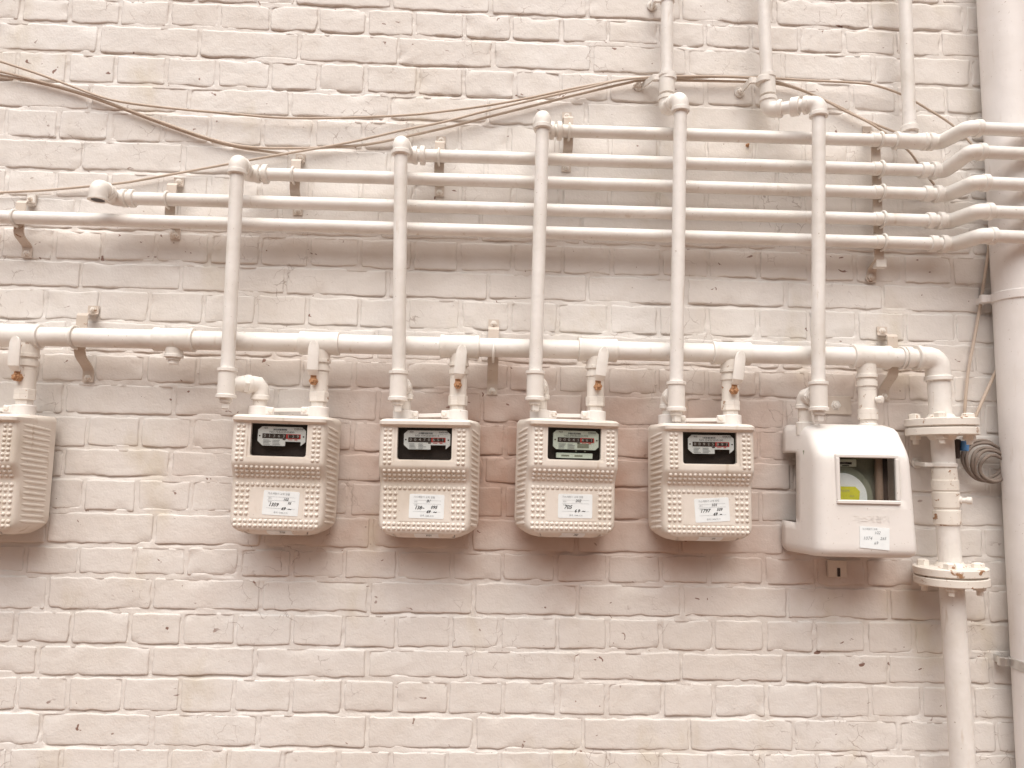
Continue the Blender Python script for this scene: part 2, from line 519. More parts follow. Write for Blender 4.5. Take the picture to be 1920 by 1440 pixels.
# mortar: one uneven sheet, raked back under the bricks, smeared flush elsewhere
gx = np.concatenate([np.arange(WX0, -1.4, .03), np.arange(-1.4, 1.5, .0048), np.arange(1.5, WX1 + .03, .03)])
gz = np.concatenate([np.arange(WZ0, .72, .03), np.arange(.72, 2.9, .0025), np.arange(2.9, WZ1 + .03, .03)])
GX, GZ = np.meshgrid(gx, gz, indexing='ij')
nj = depth_amount(GX, GZ)
Hh = -(-.0004 + .0021 * fbm(GX * 9, GZ * 16, 3) + .0014 * (fbm(GX * 80, GZ * 80, 2) - .5))
inside = np.zeros_like(Hh)
for b in bricks:
    ia, ib = np.searchsorted(gx, [b[0] - .002, b[1] + .002]); ja, jb = np.searchsorted(gz, [b[2] - .016, b[3] + .002])
    if ib <= ia or jb <= ja: continue
    X = GX[ia:ib, ja:jb]; Z = GZ[ia:ib, ja:jb]
    # groove directly below the brick, fading downwards over the joint
    below = b[2] - Z
    gr = np.where((below > -.004) & (below < .013), np.clip(1 - np.maximum(below - .0015, 0) / .0065, 0, 1), 0)
    endf = np.clip(np.minimum(X - b[0], b[1] - X) / .015, 0, 1)
    Hh[ia:ib, ja:jb] -= gr * endf * (.0001 + .0044 * nj[ia:ib, ja:jb])
    e = np.minimum(np.minimum(X - b[0], b[1] - X), np.minimum(Z - b[2], b[3] - Z))
    inside[ia:ib, ja:jb] = np.maximum(inside[ia:ib, ja:jb], np.clip((e - .0038) / .003, 0, 1))
vert = fbm(GX * 9 + 70, GZ * 16, 2)
Hh -= np.clip((vert - .50) * 7, 0, 1) * .0020
Hh = Hh * (1 - inside) - .013 * inside
nX, nZ = GX.shape
me = bpy.data.meshes.new('mortar')
co = np.stack([GX, -Hh, GZ], -1).reshape(-1, 3)
idx = np.arange(nX * nZ).reshape(nX, nZ)
q = np.stack([idx[:-1, :-1], idx[1:, :-1], idx[1:, 1:], idx[:-1, 1:]], -1).reshape(-1, 4)
me.vertices.add(len(co)); me.vertices.foreach_set('co', co.ravel())
me.loops.add(q.size); me.loops.foreach_set('vertex_index', q.ravel().astype(np.int32))
me.polygons.add(len(q)); me.polygons.foreach_set('loop_start', np.arange(0, q.size, 4, dtype=np.int32))
me.polygons.foreach_set('use_smooth', np.ones(len(q), dtype=bool))
me.update(calc_edges=True); me.validate()
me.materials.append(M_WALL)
ob = bpy.data.objects.new('mortar', me); col.objects.link(ob); ob.parent = wall
g = G(); g.box(((WX0 + WX1) / 2, .17, WZ1 / 2), (WX1 - WX0 + .1, .28, WZ1), b=.01)
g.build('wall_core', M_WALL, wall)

# ------------------------------------------------------------------ pipe fittings
PR = .0153                                # radius of the thin gas pipes
def elbow_geo(c, a, b, r=PR, arm=.030, open_end=False):
    """90 or 45 degree elbow at corner c; a, b = points it comes from and goes to"""
    c = Vector(c); d1 = (Vector(a) - c).normalized(); d2 = (Vector(b) - c).normalized()
    g = G()
    g.tube(fillet([c + d1 * arm, c, c + d2 * arm], arm * .8, 8), r * 1.27, 24)
    g.band(c + d1 * (arm - .004), d1, .0055, r * 1.42)
    if not open_end:
        g.band(c + d2 * (arm - .004), d2, .0055, r * 1.42)
    return g
def tee_geo(c, axis, half, r, ring=1.08, b=.008):
    c = Vector(c)
    return G().lathe(c, axis, [(-half, r * .93), (-half + .001, r * ring), (-half + b, r * ring), (-half + b + .0015, r), (half - b - .0015, r),
                               (half - b, r * ring), (half - .001, r * ring), (half, r * .93)], 28)
YH, YR, YM = -.060, -.125, -.075           # axis depth of wall runs, risers, manifold
YO = -.140                                 # where the runs step out over the drainpipe

H_PX = [((1060, 246), (1640, 263)), ((800, 292), (1640, 317)), ((500, 327), (1640, 361)), ((240, 372), (1640, 411)), ((0, 407), (1640, 454))]
RISE = [((427, 690), (446, 297)), ((748, 695), (752, 267)), ((1004, 695), (1018, 220)), ((1268, 715), (1276, 185)), ((1534, 715), (1535, 194))]

def run_right(root, k, start, zr, step_up=0.0):
    """wall run k from 'start' to the right, stepping out over the drainpipe; returns nothing, adds parts to root"""
    xa = at(1764 + 6 * k, H_PX[k][1][1], YH).x
    zr2 = zr + step_up
    p0 = Vector(start); p1 = Vector((xa, YH, zr)); p2 = Vector((xa + .016, YO, zr2)); p3 = Vector((2.4, YO, zr2 - .01))
    G().tube([p0, p1], PR, 24).build('wall_pipe', M_PIPE, root, root)
    G().tube([p2, p3], PR, 24).build('front_pipe', M_PIPE, root, root)
    e1 = Vector((-.026, 0, 0)); e2 = Vector((.024, 0, 0))
    bend = G(); bend.tube(fillet([p1 + e1, p1, p2, p2 + e2], .030, 8), PR * 1.2, 24)
    bend.band(p1 + e1, (1, 0, 0), .007, PR * 1.42); bend.band(p2 + e2, (1, 0, 0), .007, PR * 1.36)
    bend.build('offset_bend', M_FIT, root, root)
    G().band(p1 - Vector((.052, 0, 0)), (1, 0, 0), .009, PR * 1.3).build('coupling', M_FIT, root, root)

def riser_foot(root, rb, collar):
    """tee with plug at a riser's foot and the branch elbow that drops into the meter collar"""
    rb = Vector(rb)
    zt, zb = rb.z, rb.z - .068
    c = Vector((rb.x, rb.y, (zt + zb) / 2))
    tee = tee_geo(c, (0, 0, 1), .034, PR * 1.27, 1.14, .0075).build('tee', M_FIT, root, root)
    p = G(); p.lathe((rb.x, rb.y, zb), (0, 0, -1), [(-.004, .0135), (.008, .0135), (.009, .0105), (.011, .0105)], 20)
    p.box((rb.x, rb.y, zb - .017), (.0155, .0155, .014), Matrix.Rotation(.3, 3, 'Z'))
    p.build('plug', M_FIT, root, root)
    k = Vector((collar.x, collar.y, c.z + .003))
    d = (k - c); 
    arm = min(.034, max(.024, d.length * .55))
    br = G(); br.tube([c + d.normalized() * .012, k], PR * 1.15, 24)
    br.build('branch', M_FIT, root, root)
    elbow_geo(k, c, k + Vector((0, 0, -1)), arm=arm).build('branch_elbow', M_FIT, root, root)
    n = G(); n.lathe(k + d.normalized() * (-arm - .004) if d.length > arm + .03 else c + d.normalized() * .025, d, [(-.006, PR * 1.35), (-.005, PR * 1.42), (.005, PR * 1.42), (.006, PR * 1.35)], 6)
    n.build('hex_nipple', M_FIT, root, root)
    t = G(); t.tube([k + Vector((0, 0, -arm + .002)), Vector((collar.x, collar.y, collar.z - .004))], PR * 1.02, 20)
    t.build('drop_pipe', M_VALVE, root, root)

# meter collars (left, right) in the manifold's plane
COL_PX = [((-62, 758), (45, 760)), ((487, 763), (597, 763)), ((757, 770), (858, 770)), ((1013, 770), (1116, 771)), ((1254, 778), (1370, 779)), ((1510, 795), (1628, 797))]
COLLAR = [(at(*a, YM), at(*b, YM)) for a, b in COL_PX]

RUN_LABEL = ['topmost wall run, from the third studded meter\'s riser',
             'second wall run from the top, from the second studded meter',
             'middle wall run, from the leftmost riser',
             'fourth wall run, its left elbow open and unconnected',
             'lowest wall run, crossing the whole picture']
for k in range(5):
    (xa, ya), (xb, yb) = H_PX[k]
    A = at(xa, ya, YH); B = at(xb, yb, YH)
    zr = B.z + .001
    za = A.z
    root = thing('gas_pipe', 'beige gas pipe: ' + RUN_LABEL[k], 'pipe', (A.x, YH, zr), group='thin gas pipes on the wall')
    step = (.000, .016, .000, -.002, -.003)[k]
    if k < 3:
        ri = (2, 1, 0)[k]
        (bx, by), (tx, ty) = RISE[ri]
        rb = at(bx, by, YR); rt = at(tx, ty, YR)
        rt = Vector((rt.x, YR, za + .004))
        back = Vector((rt.x, YH, za))
        G().tube([rb - Vector((0, 0, .01)), rt], PR, 24).build('riser', M_PIPE, root, root)
        elbow_geo(rt, rb, back, arm=.031).build('elbow', M_FIT, root, root)
        right = Vector((B.x, YH, zr))
        elbow_geo(back, rt, right, arm=.031).build('elbow', M_FIT, root, root)
        s = back + (right - back).normalized() * .045
        G().band(s, right - back, .006, PR * 1.5).build('union_ring', M_FIT, root, root)
        riser_foot(root, rb, COLLAR[ri + 1][0])
        run_right(root, k, back, zr, step)
        if k == 0:
            t = Vector((at(1706, 262, YH).x, YH, zr))
            tee_geo(t, (1, 0, 0), .040, PR * 1.27, 1.12).build('tee', M_FIT, root, root)
            top = at(1697, 0, YH); top = t + (top - t) * 2.2
            G().tube([t, top], PR * 1.02, 24).build('vertical_branch', M_PIPE, root, root)
            G().band(t + (top - t).normalized() * .030, top - t, .008, PR * 1.42).build('coupling', M_FIT, root, root)
    elif k == 3:
        c = at(186, 343, YR); c = Vector((c.x, YR, za + .004))
        back = Vector((c.x, YH, za)); right = Vector((B.x, YH, zr))
        e = elbow_geo(c, back, c - Vector((0, 0, 1)), arm=.031, open_end=True)
        e.build('open_elbow', M_FIT, root, root)
        hole = c - Vector((0, 0, .0312))
        G().lathe(hole, (0, 0, -1), [(-.001, PR * 1.42), (.002, PR * 1.42), (.0022, PR * .98), (-.0005, PR * .96)], 28).build('elbow_rim', M_FIT, root, root)
        G().lathe(hole - Vector((0, 0, .0006)), (0, 0, -1), [(0, PR * .97), (.0007, PR * .95)], 24).build('elbow_bore', M_BLACK, root, root)
        elbow_geo(back, c, right, arm=.031).build('elbow', M_FIT, root, root)
        G().band(back + (right - back).normalized() * .045, right - back, .006, PR * 1.4).build('union_ring', M_FIT, root, root)
        run_right(root, k, back, zr, step)
    else:
        left = A + (A - B).normalized() * .9; 
        root.location = left
        run_right(root, k, left, zr, step)

# two risers that climb past the wall runs and leave the frame at the top
for ri, (corner, topx), lab in ((3, ((1250, 205), (1251, 0)), 'fourth studded meter\'s riser, going up out of the picture'),
                                (4, ((1441, 207), (1431, 0)), 'smooth covered meter\'s riser with a U-shaped jog on top')):
    (bx, by), (tx, ty) = RISE[ri]
    rb = at(bx, by, YR); rt = at(tx, ty, YR); rt = Vector((rt.x, YR, rt.z))
    bk = at(*corner, YH); up = at(*topx, YH); up = bk + (up - bk) * 3.0
    root = thing('gas_pipe', 'beige gas pipe: ' + lab, 'pipe', rb, group='thin gas pipes on the wall')
    G().tube([rb - Vector((0, 0, .01)), rt], PR, 24).build('riser', M_PIPE, root, root)
    elbow_geo(rt, rb, bk, arm=.033).build('elbow', M_FIT, root, root)
    elbow_geo(bk, rt, up, arm=.031).build('elbow', M_FIT, root, root)
    mid = rt.lerp(bk, .5); d = bk - rt
    G().tube([rt, bk], PR, 20).build('cross_pipe', M_PIPE, root, root)
    if d.length > .09:
        G().band(rt.lerp(bk, .46), d, .010, PR * 1.5).build('union_ring', M_FIT, root, root)
    else:
        G().lathe(mid, d, [(-.009, PR * 1.45), (.009, PR * 1.45)], 6).build('hex_nipple', M_FIT, root, root)
    G().tube([bk, up], PR, 24).build('upper_pipe', M_PIPE, root, root)
    u = (up - bk).normalized()
    G().lathe(bk + u * .062, u, [(-.024, PR * 1.2), (-.023, PR * 1.27), (.020, PR * 1.27), (.021, PR * 1.4), (.029, PR * 1.4), (.030, PR * 1.2)], 28).build('coupling', M_FIT, root, root)
    riser_foot(root, rb, COLLAR[ri + 1][0])

# ------------------------------------------------------------------ manifold
MR, TR = .0222, .0268
mA = at(200, 634, YM); mB = at(1660, 670, YM)
def on_main(px):
    """point of the manifold axis seen at picture column px"""
    lo, hi = -2.0, 3.0
    for _ in range(50):
        m = (lo + hi) / 2
        if to_px(mA + (mB - mA) * m)[0] < px: lo = m
        else: hi = m
    return mA + (mB - mA) * lo
man = thing('gas_manifold', 'thick beige gas main with tees and valves, bending down at the right', 'pipe', on_main(960))
md = (mB - mA).normalized()
corner = on_main(1757)
vb = at(1797, 1300, YM); vdir = (vb - corner).normalized()
G().tube([on_main(20) - md * .45, corner], MR, 32).build('main_pipe', M_PIPE, man, man)
elbow_geo(corner, corner - md, vb, r=MR * .98, arm=.052).build('main_elbow', M_FIT, man, man)
G().band(corner - md * .072, md, .008, MR * 1.22).build('union_ring', M_FIT, man, man)
for i, px in enumerate((40, 328, 600, 862, 1120, 1370, 1632)):
    c = on_main(px)
    tee = tee_geo(c, md, .0455, TR, 1.035, .009).build('tee', M_FIT, man, man)
    if i == 1:
        p = G(); p.lathe(c, (0, 0, -1), [(.02, .021), (.030, .0195), (.034, .0195), (.035, .021), (.041, .021), (.0415, .0155), (.047, .0155), (.0475, .012), (.056, .012)], 24)
        p.build('plug', M_FIT, man, man)
        continue
    co = COLLAR[0 if i == 0 else i - 1][1]
    top = Vector((co.x, YM, c.z)); L = top.z - co.z
    s = L / .13
    body = G()
    body.lathe(top, (0, 0, -1), [(z * s, r) for z, r in ((.015, .0225), (.030, .0215), (.0335, .0215), (.034, .0235), (.040, .0235), (.0405, .0195), (.046, .0195), (.0465, .0225),
               (.0565, .0225), (.057, .0198), (.0625, .0198), (.063, .0205))] + [(.0635 * s, .0198), (.100 * s, .0198)], 24)
    vo = body.build('valve', M_VALVE, man, man)
    G().lathe(top - Vector((0, 0, .100 * s)), (0, 0, -1), [(0, .0215), (.0008, .0222), (.0095 * s, .0222), (.010 * s, .0216), (.0105 * s, .0222), (.019 * s, .0222), (.020 * s, .018), (.034 * s, .018)], 8 if i < 6 else 24).build('union_nut', M_VALVE, vo, man)
    if i < 6:
        # lever handle standing up in front of the body
        tilt = (0.0, .06, .02, .10, .13, .12, 0)[i]
        piv = Vector((top.x - .004 + (.0, .0, -.004, .004, .006, .004)[i - 0 if i < 6 else 0], YM - .030, top.z - .080 * s))
        hg = G(); prof = []
        w = .0125; hl = .090
        n = 10
        zs = [(.016, .8), (.024, .97), (.045, 1.0), (.064, .98), (.075, .93), (.083, .74), (.0875, .5), (hl, .2)]
        vs = []; yo = lambda z: -.001 - .012 * min(1, max(0, (z - .012) / .014))
        ca, sa = math.cos(tilt), math.sin(tilt)
        zs = [(.0125, .72)] + zs[1:]
        for z, ww in zs:
            for xx, yy in ((-w * ww, 0), (w * ww, 0), (w * ww, -.0035), (w * ww * .75, -.0055), (-w * ww * .75, -.0055), (-w * ww, -.0035)):
                vs.append((piv.x + xx * ca + z * sa, piv.y + yo(z) + yy, piv.z + z * ca - xx * sa))
        m = len(zs)
        fs = [(a * 6 + k, a * 6 + (k + 1) % 6, (a + 1) * 6 + (k + 1) % 6, (a + 1) * 6 + k) for a in range(m - 1) for k in range(6)] + [tuple(range(6)), tuple(range(m * 6 - 6, m * 6))]
        hg.add(vs, fs)
        hg.build('lever', M_FIT, vo, man)
        nt = G(); nt.lathe(piv + Vector((0, .012, 0)), (0, -1, 0), [(0, .0095), (.014, .0095), (.0145, .0082), (.017, .0082)], 6)
        nt.box(piv + Vector((0, .002, .008)), (.013, .004, .018))
        nt.lathe(piv + Vector((0, .012, 0)), (0, -1, 0), [(0, .0038), (.0215, .0038), (.0225, .0028)], 10)
        for q in range(7):
            a = rnd.uniform(0, 6.28); rr = rnd.uniform(.004, .008)
            nt.dome(piv + Vector((math.cos(a) * rr, -.004, math.sin(a) * rr)), (0, -1, .2), rnd.uniform(.002, .0036), 6, 2)
        nt.build('rusty_nut', M_RUST, vo, man, label='rusty nut and spindle of the valve lever')
    else:
        kn = G(); kn.lathe(top + Vector((.012, -.018, -.083 * s)), (.55, -.8, 0), [(0, .007), (.006, .007), (.0065, .009), (.014, .009), (.015, .007)], 10)
        kn.build('test_point', M_VALVE, vo, man)

# the drop at the right: pipe, two bolted flanges, union
def on_drop(py):
    lo, hi = 0.0, 1.6
    for _ in range(50):
        m = (lo + hi) / 2
        if to_px(corner + vdir * m)[1] < py: lo = m
        else: hi = m
    return corner + vdir * lo
VR = .0248
G().tube([corner + vdir * .03, on_drop(1080)], VR, 32).build('drop_pipe', M_PIPE, man, man)
low = on_drop(1440); end = corner + vdir * ((corner.z - .02) / -vdir.z * 1.0 if vdir.z < 0 else 1)
G().tube([on_drop(1070), end], VR * 1.06, 32).build('drop_pipe', M_PIPE, man, man)
for py in (801, 1078):
    c = on_drop(py)
    FR = .0775
    pr = []
    f = G().lathe(c, vdir, [(-.030, VR * 1.08), (-.020, VR * 1.35), (-.0195, FR - .002), (-.018, FR), (-.0035, FR), (-.002, FR - .002), (-.0018, FR - .008), (0, FR - .008), (.0018, FR - .008), (.002, FR - .002), (.0035, FR), (.018, FR), (.0195, FR - .002), (.020, VR * 1.3), (.030, VR * 1.08)], 40)
    fl = f.build('flange', M_FLANGE, man, man)
    for q in range(4):
        a = math.radians(45 + 90 * q + 12)
        o = c + Vector((math.cos(a), math.sin(a), 0)) * .055
        b = G(); b.lathe(o, -vdir, [(.018, .0125), (.019, .0135), (.030, .0135), (.0315, .0115), (.033, .006)], 6, .4 * q)
        b.lathe(o, vdir, [(.018, .0130), (.0285, .0130), (.030, .0115)], 6, .2 + .3 * q)
        b.lathe(o, vdir, [(.028, .0072), (.040, .0072), (.041, .006)], 10)
        b.lathe(o, vdir, [(-.025, .0068), (.025, .0068)], 10)
        b.build('bolt', M_FLANGE, fl, man)
u = G()
c0 = on_drop(878); L = (on_drop(985) - c0).length
u.lathe(c0, vdir, [(0, VR), (.0005, VR * 1.08), (L * .20, VR * 1.1), (L * .21, VR * 1.17), (L * .38, VR * 1.17), (L * .39, VR * 1.08), (L * .41, VR * 1.08), (L * .42, VR * 1.18), (L * .68, VR * 1.16), (L * .70, VR * 1.06),
               (L * .73, VR * 1.06), (L * .74, VR * 1.19), (L * .97, VR * 1.19), (L, VR)], 32)
u.build('union', M_FLANGE, man, man)
kp = on_drop(937)
k = G(); k.lathe(kp, (.75, -.65, 0), [(.02, .009), (.032, .009), (.033, .0065), (.042, .0065), (.0425, .0085), (.052, .0085), (.053, .006)], 12)
k.build('test_point', M_VALVE, man, man)
# ------------------------------------------------------------------ clamps
def ubolt(g, c, r, w=.0028):
    pts = []
    n = 16
    for k in range(n + 1):
        a = -math.pi / 2 + math.pi * k / n
        pts.append(Vector((c.x, c.y - math.cos(a) * (r + w), c.z + math.sin(a) * (r + w))))
    pts = [Vector((c.x, c.y + .012, c.z - r - w))] + pts + [Vector((c.x, c.y + .012, c.z + r + w))]
    g.tube(pts, w, 10)
def hexbolt(g, p, r=.0065, axis=(0, -1, 0), h=.006):
    g.lathe(p, axis, [(0, r * 1.5), (.0012, r * 1.5), (.0013, r), (h, r), (h + .0008, r * .85)], 6)
    g.lathe(p, axis, [(0, r * .5), (h + .003, r * .5), (h + .0035, r * .4)], 8)
def pipe_clamp(px, py, yp, rp, label, drop=.072, rise=.066, w=.0255, sx=0.0):
    """bent strap on the wall that carries a horizontal pipe by a U-bolt"""
    c = at(px, py, yp)
    root = thing('pipe_clamp', label, 'pipe clamp', (c.x, 0, c.z), group='strap clamps holding the pipes')
    yb = c.y + rp + .003
    w0 = -.0035                                          # against the wall
    P = [(w0, rise + .022), (w0, rise + .004), (w0 - .004, rise), (yb + .004, rise - .006), (yb, rise - .011), (yb, -.026), (yb + .002, -.032)]
    n = 6
    for k in range(1, n + 1):
        t = k / n
        P.append((yb + .002 + (w0 - yb - .002) * (t * t * (3 - 2 * t)), -.032 - (drop - .032) * t))
    P.append((w0, -drop - .024))
    g = G()
    g.strip([(y, z + c.z) for y, z in P], c.x - w / 2 + sx, c.x + w / 2 + sx, .003)
    g.build('strap', M_STRAP, root, root)
    b = G(); ubolt(b, c, rp); b.build('u_bolt', M_FIT, root, root)
    for z in (rise + .012, -drop - .014):
        b = G(); hexbolt(b, Vector((c.x + sx, w0 - .0015, c.z + z)), .0055); b.build('bolt', M_VALVE, root, root)
    return root
pipe_clamp(140, 632, YM, MR, 'strap clamp on the thick gas main near the left edge')
pipe_clamp(925, 658, YM, MR, 'slotted strap clamp on the thick gas main between second and third meters')
pipe_clamp(1690, 671, YM, MR, 'strap clamp on the thick gas main beside its right bend', sx=-.006)
for (px, py), lab in (((1067, 246), 'strap clamp at the left end of the topmost wall pipe'),
                      ((823, 293), 'strap clamp at the left end of the second wall pipe'),
                      ((550, 328), 'strap clamp at the left end of the middle wall pipe'),
                      ((314, 374), 'strap clamp next to the open elbow on the fourth wall pipe'),
                      ((28, 408), 'strap clamp on the lowest wall pipe at the left edge')):
    pipe_clamp(px, py, YH, PR, lab, .056, .053, .0235)

# upright rail that carries all five runs near the drainpipe
t0 = at(1655, 262, YH); t1 = at(1655, 455, YH)
rail = thing('support_rail', 'upright steel rail clamping all five thin pipes left of the drainpipe', 'pipe clamp', (t1.x, 0, t1.z))
g = G()
yb = YH + PR + .003
P = [(-.003, t0.z + .060), (-.003, t0.z + .042), (-.008, t0.z + .036), (yb, t0.z + .030), (yb, t1.z - .035), (yb + .004, t1.z - .040), (-.008, t1.z - .052), (-.003, t1.z - .060), (-.003, t1.z - .085)]
g.strip(P, t1.x - .0115, t1.x + .0115, .003)
g.build('rail', M_STRAP, rail, rail)
for k in range(5):
    z = at(*H_PX[k][1], YH).z + .001
    b = G(); ubolt(b, Vector((t1.x + .002, YH, z)), PR, .003); b.build('u_bolt', M_FIT, rail, rail)
    G().band((t1.x - .012, YH, z), (1, 0, 0), .009, PR * 1.10).build('pipe_sleeve', M_FIT, rail, rail)
b = G(); hexbolt(b, Vector((t1.x - .004, -.005, t1.z - .074)), .009); b.build('bolt', M_STRAP, rail, rail)
b = G(); b.box((t1.x + .006, -.032, t1.z - .045), (.026, .02, .022)); b.build('stop_block', M_FIT, rail, rail)

# side-arm clamps of the two upright pipes and of the drop pipe
def arm_clamp(px, py, yp, rp, side_px, label, w=.016, sag=.006):
    c = at(px, py, yp); s = at(*side_px, 0)
    root = thing('pipe_clamp', label, 'pipe clamp', (s.x, 0, s.z), group='side-arm clamps on the upright pipes')
    G().band(c, (0, 0, 1), w / 2, rp + .003).build('ring', M_FIT, root, root)
    sg = 1 if s.x > c.x else -1
    g = G()
    x0 = c.x + sg * (rp + .001); x1 = x0 + sg * .016
    g.box(((x0 + x1) / 2, yp, c.z), (abs(x1 - x0), .007, w))
    # arm bends back to the wall then out sideways as a tab
    n = 8; pts = []
    for k in range(n + 1):
        t = k / n
        pts.append((x1 + (s.x - x1) * t, yp + (-.004 - yp) * min(1, t * 1.5), c.z + (s.z - c.z) * t))
    for k in range(n):
        a, b = Vector(pts[k]), Vector(pts[k + 1]); d = (b - a); ang = math.atan2(d.y, d.x)
        g.box((a + b) / 2, (d.length + .002, .004, w), Matrix.Rotation(ang, 3, 'Z'), .0008)
    g.lathe((s.x, 0, s.z), (0, -1, 0), [(.001, .013), (.0055, .013), (.006, .012)], 20)
    g.build('arm', M_FIT, root, root)
    b = G(); hexbolt(b, Vector((s.x, -.006, s.z)), .0075, h=.008); b.build('bolt', M_VALVE, root, root)
arm_clamp(1252, 146, YH, PR * 1.2, (1196, 162), 'side-arm clamp left of the upright pipe above the fourth riser')
arm_clamp(1433, 152, YH, PR * 1.2, (1386, 174), 'side-arm clamp left of the upright pipe with the U-shaped jog')
arm_clamp(1251, 0, YH, PR, (1222, 12), 'side-arm clamp cut off by the top edge of the picture')
arm_clamp(1769, 872, YM, VR * 1.05, (1718, 868), 'side-arm clamp holding the drop pipe below the upper flange', .010)

# ------------------------------------------------------------------ drainpipe
DY, DR = -.062, .0575
da = at(1840, 0, DY); db = at(1910, 1330, DY)
ax = (da - db).normalized()
ctr = lambda z: db + ax * ((z - db.z) / ax.z) + Vector((DR * .985, 0, 0))
dr = thing('drainpipe', 'wide beige drainpipe running down the right edge of the wall', 'drainpipe', ctr(.02))
g = G(); g.tube([ctr(.01), ctr(3.7)], DR, 48); g.build('pipe', M_DRAIN, dr, dr)
for py, mt in ((556, M_DRAIN), (1246, M_STEEL)):
    c = ctr(at(1858 if py < 900 else 1905, py, DY).z)
    bnd = G(); bnd.band(c, ax, .011, DR + .0035, 48)
    bo = bnd.build('band', mt, dr, dr, label='bare steel band round the drainpipe near the bottom' if py > 900 else None)
    lg = G(); lg.box(c + Vector((-DR - .009, .028, 0)), (.026, .012, .020)); lg.box(c + Vector((-DR - .004, .060, 0)), (.012, .08, .018)); lg.build('lug', mt, bo, dr)

# ------------------------------------------------------------------ cables
def spline(pts, n=6):
    P = [Vector(p) for p in pts]; out = []
    for i in range(len(P) - 1):
        a, b, c, d = P[max(i - 1, 0)], P[i], P[i + 1], P[min(i + 2, len(P) - 1)]
        for k in range(n):
            t = k / n
            out.append(.5 * ((2 * b) + (c - a) * t + (2 * a - 5 * b + 4 * c - d) * t * t + (3 * b - a - 3 * c + d) * t ** 3))
    out.append(P[-1])
    return out
def cable(pix, y, r, mat, label, group=None):
    ys = y if isinstance(y, list) else [y] * len(pix)
    o = G().tube(spline([at(px, py, yy) for (px, py), yy in zip(pix, ys)]), r, 10).build('cable', mat)
    return tag(o, label, 'cable', group)
CG = 'cables strung along the wall'
cable([(-160, 66), (-60, 98), (0, 115), (70, 138), (130, 160), (190, 182), (240, 193), (330, 204), (430, 213), (530, 221), (640, 221), (760, 216), (830, 209), (900, 200), (980, 186), (1080, 165), (1160, 151), (1205, 146), (1290, 146), (1360, 144), (1430, 149), (1480, 160), (1530, 180), (1580, 206), (1640, 236), (1700, 280), (1722, 308), (1752, 347)],
      -.020, .0029, M_CABLE, 'tan cable sagging least across the upper left, dropping behind the wall pipes', CG)
cable([(-160, 100), (-60, 122), (0, 134), (60, 149), (130, 168), (200, 191), (300, 228), (400, 262), (470, 276), (560, 278), (640, 275), (700, 269), (780, 252), (850, 236), (920, 218), (1000, 198), (1080, 178), (1170, 157), (1205, 151), (1290, 151), (1430, 155), (1490, 165), (1560, 194), (1620, 224), (1690, 252)],
      -.014, .0032, M_CABLE, 'tan cable with the deep sag above the first riser', CG)
cable([(-160, 112), (-60, 131), (0, 141), (70, 155), (130, 170), (200, 193), (300, 231), (390, 262), (450, 277), (500, 284), (540, 289)],
      -.008, .0030, M_CABLE, 'tan cable lying under the sagging bundle, ending at a brick joint', CG)
cable([(-160, 368), (-60, 364), (0, 361), (80, 357), (160, 350), (230, 343), (300, 331), (420, 309), (520, 291), (640, 270), (700, 257), (760, 243), (830, 229), (900, 211), (950, 199), (1010, 185), (1100, 165), (1180, 148), (1300, 143), (1430, 146), (1520, 151), (1600, 155), (1640, 160), (1690, 177), (1740, 205), (1790, 238), (1840, 290)],
      [-.012] * 8 + [-.02] * 4 + [-.026] * 15, .0029, M_CABLE, 'straight tan cable rising from lower left behind the risers', CG)
cable([(1858, 420), (1852, 480), (1840, 560), (1826, 640), (1815, 700), (1808, 790), (1812, 830)], -.012, .0036, M_CABLE, 'thin cable hanging beside the drainpipe, furthest from it', 'cables beside the drainpipe')
cable([(1895, 640), (1868, 695), (1845, 745), (1826, 790), (1815, 835)], -.025, .0038, M_CABLE, 'short pale cable slanting out from behind the drainpipe', 'cables beside the drainpipe')
cc = at(1842, 862, -.03)
coil = thing('cable_coil', 'coil of dark cable hung behind the flange, tied with blue tape', 'cable', cc)
for k in range(5):
    R = .049 - .004 * k + .003 * (k % 2)
    pts = [cc + Vector((math.cos(a) * R + .004 * k, -.004 * k + .003 * math.sin(3 * a + k), math.sin(a) * R * .95 - .005 * k)) for a in [2 * math.pi * q / 36 for q in range(37)]]
    G().tube(pts, .0042, 10, False).build('loop', M_DCABLE, coil, coil)
tp = at(1808, 836, -.045)
G().lathe(tp - Vector((0, 0, .012)), (.1, 0, 1), [(0, .008), (.001, .009), (.022, .009), (.023, .008)], 12).build('blue_tape', M_BLUE, coil, coil, label='blue tape on the cable end')
G().lathe(tp + Vector((-.018, .01, -.03)), (.1, 0, 1), [(0, .010), (.001, .011), (.045, .011), (.046, .010)], 12).build('plug', M_BLACK, coil, coil)

# ------------------------------------------------------------------ text helper
_txt = bpy.data.curves.new('tmp_text', 'FONT'); _txt.resolution_u = 2
_tob = bpy.data.objects.new('tmp_text', _txt); col.objects.link(_tob)
def text_geo(g, body, x, y, z, size, align='CENTER', shear=0.0, bold=0.0, sxx=1.0, rot=0.0):
    """flat lettering in the x-z plane facing -y, added to g"""
    _txt.body = body; _txt.size = size; _txt.align_x = align; _txt.align_y = 'CENTER'; _txt.shear = shear; _txt.offset = bold
    dg = bpy.context.evaluated_depsgraph_get(); dg.update()
    me = bpy.data.meshes.new_from_object(_tob.evaluated_get(dg))
    ca, sa = math.cos(rot), math.sin(rot)
    vs = [(x + v.co.x * sxx * ca - v.co.y * sa, y, z + v.co.x * sxx * sa + v.co.y * ca) for v in me.vertices]
    g.add(vs, [tuple(p.vertices) for p in me.polygons])
    bpy.data.meshes.remove(me)
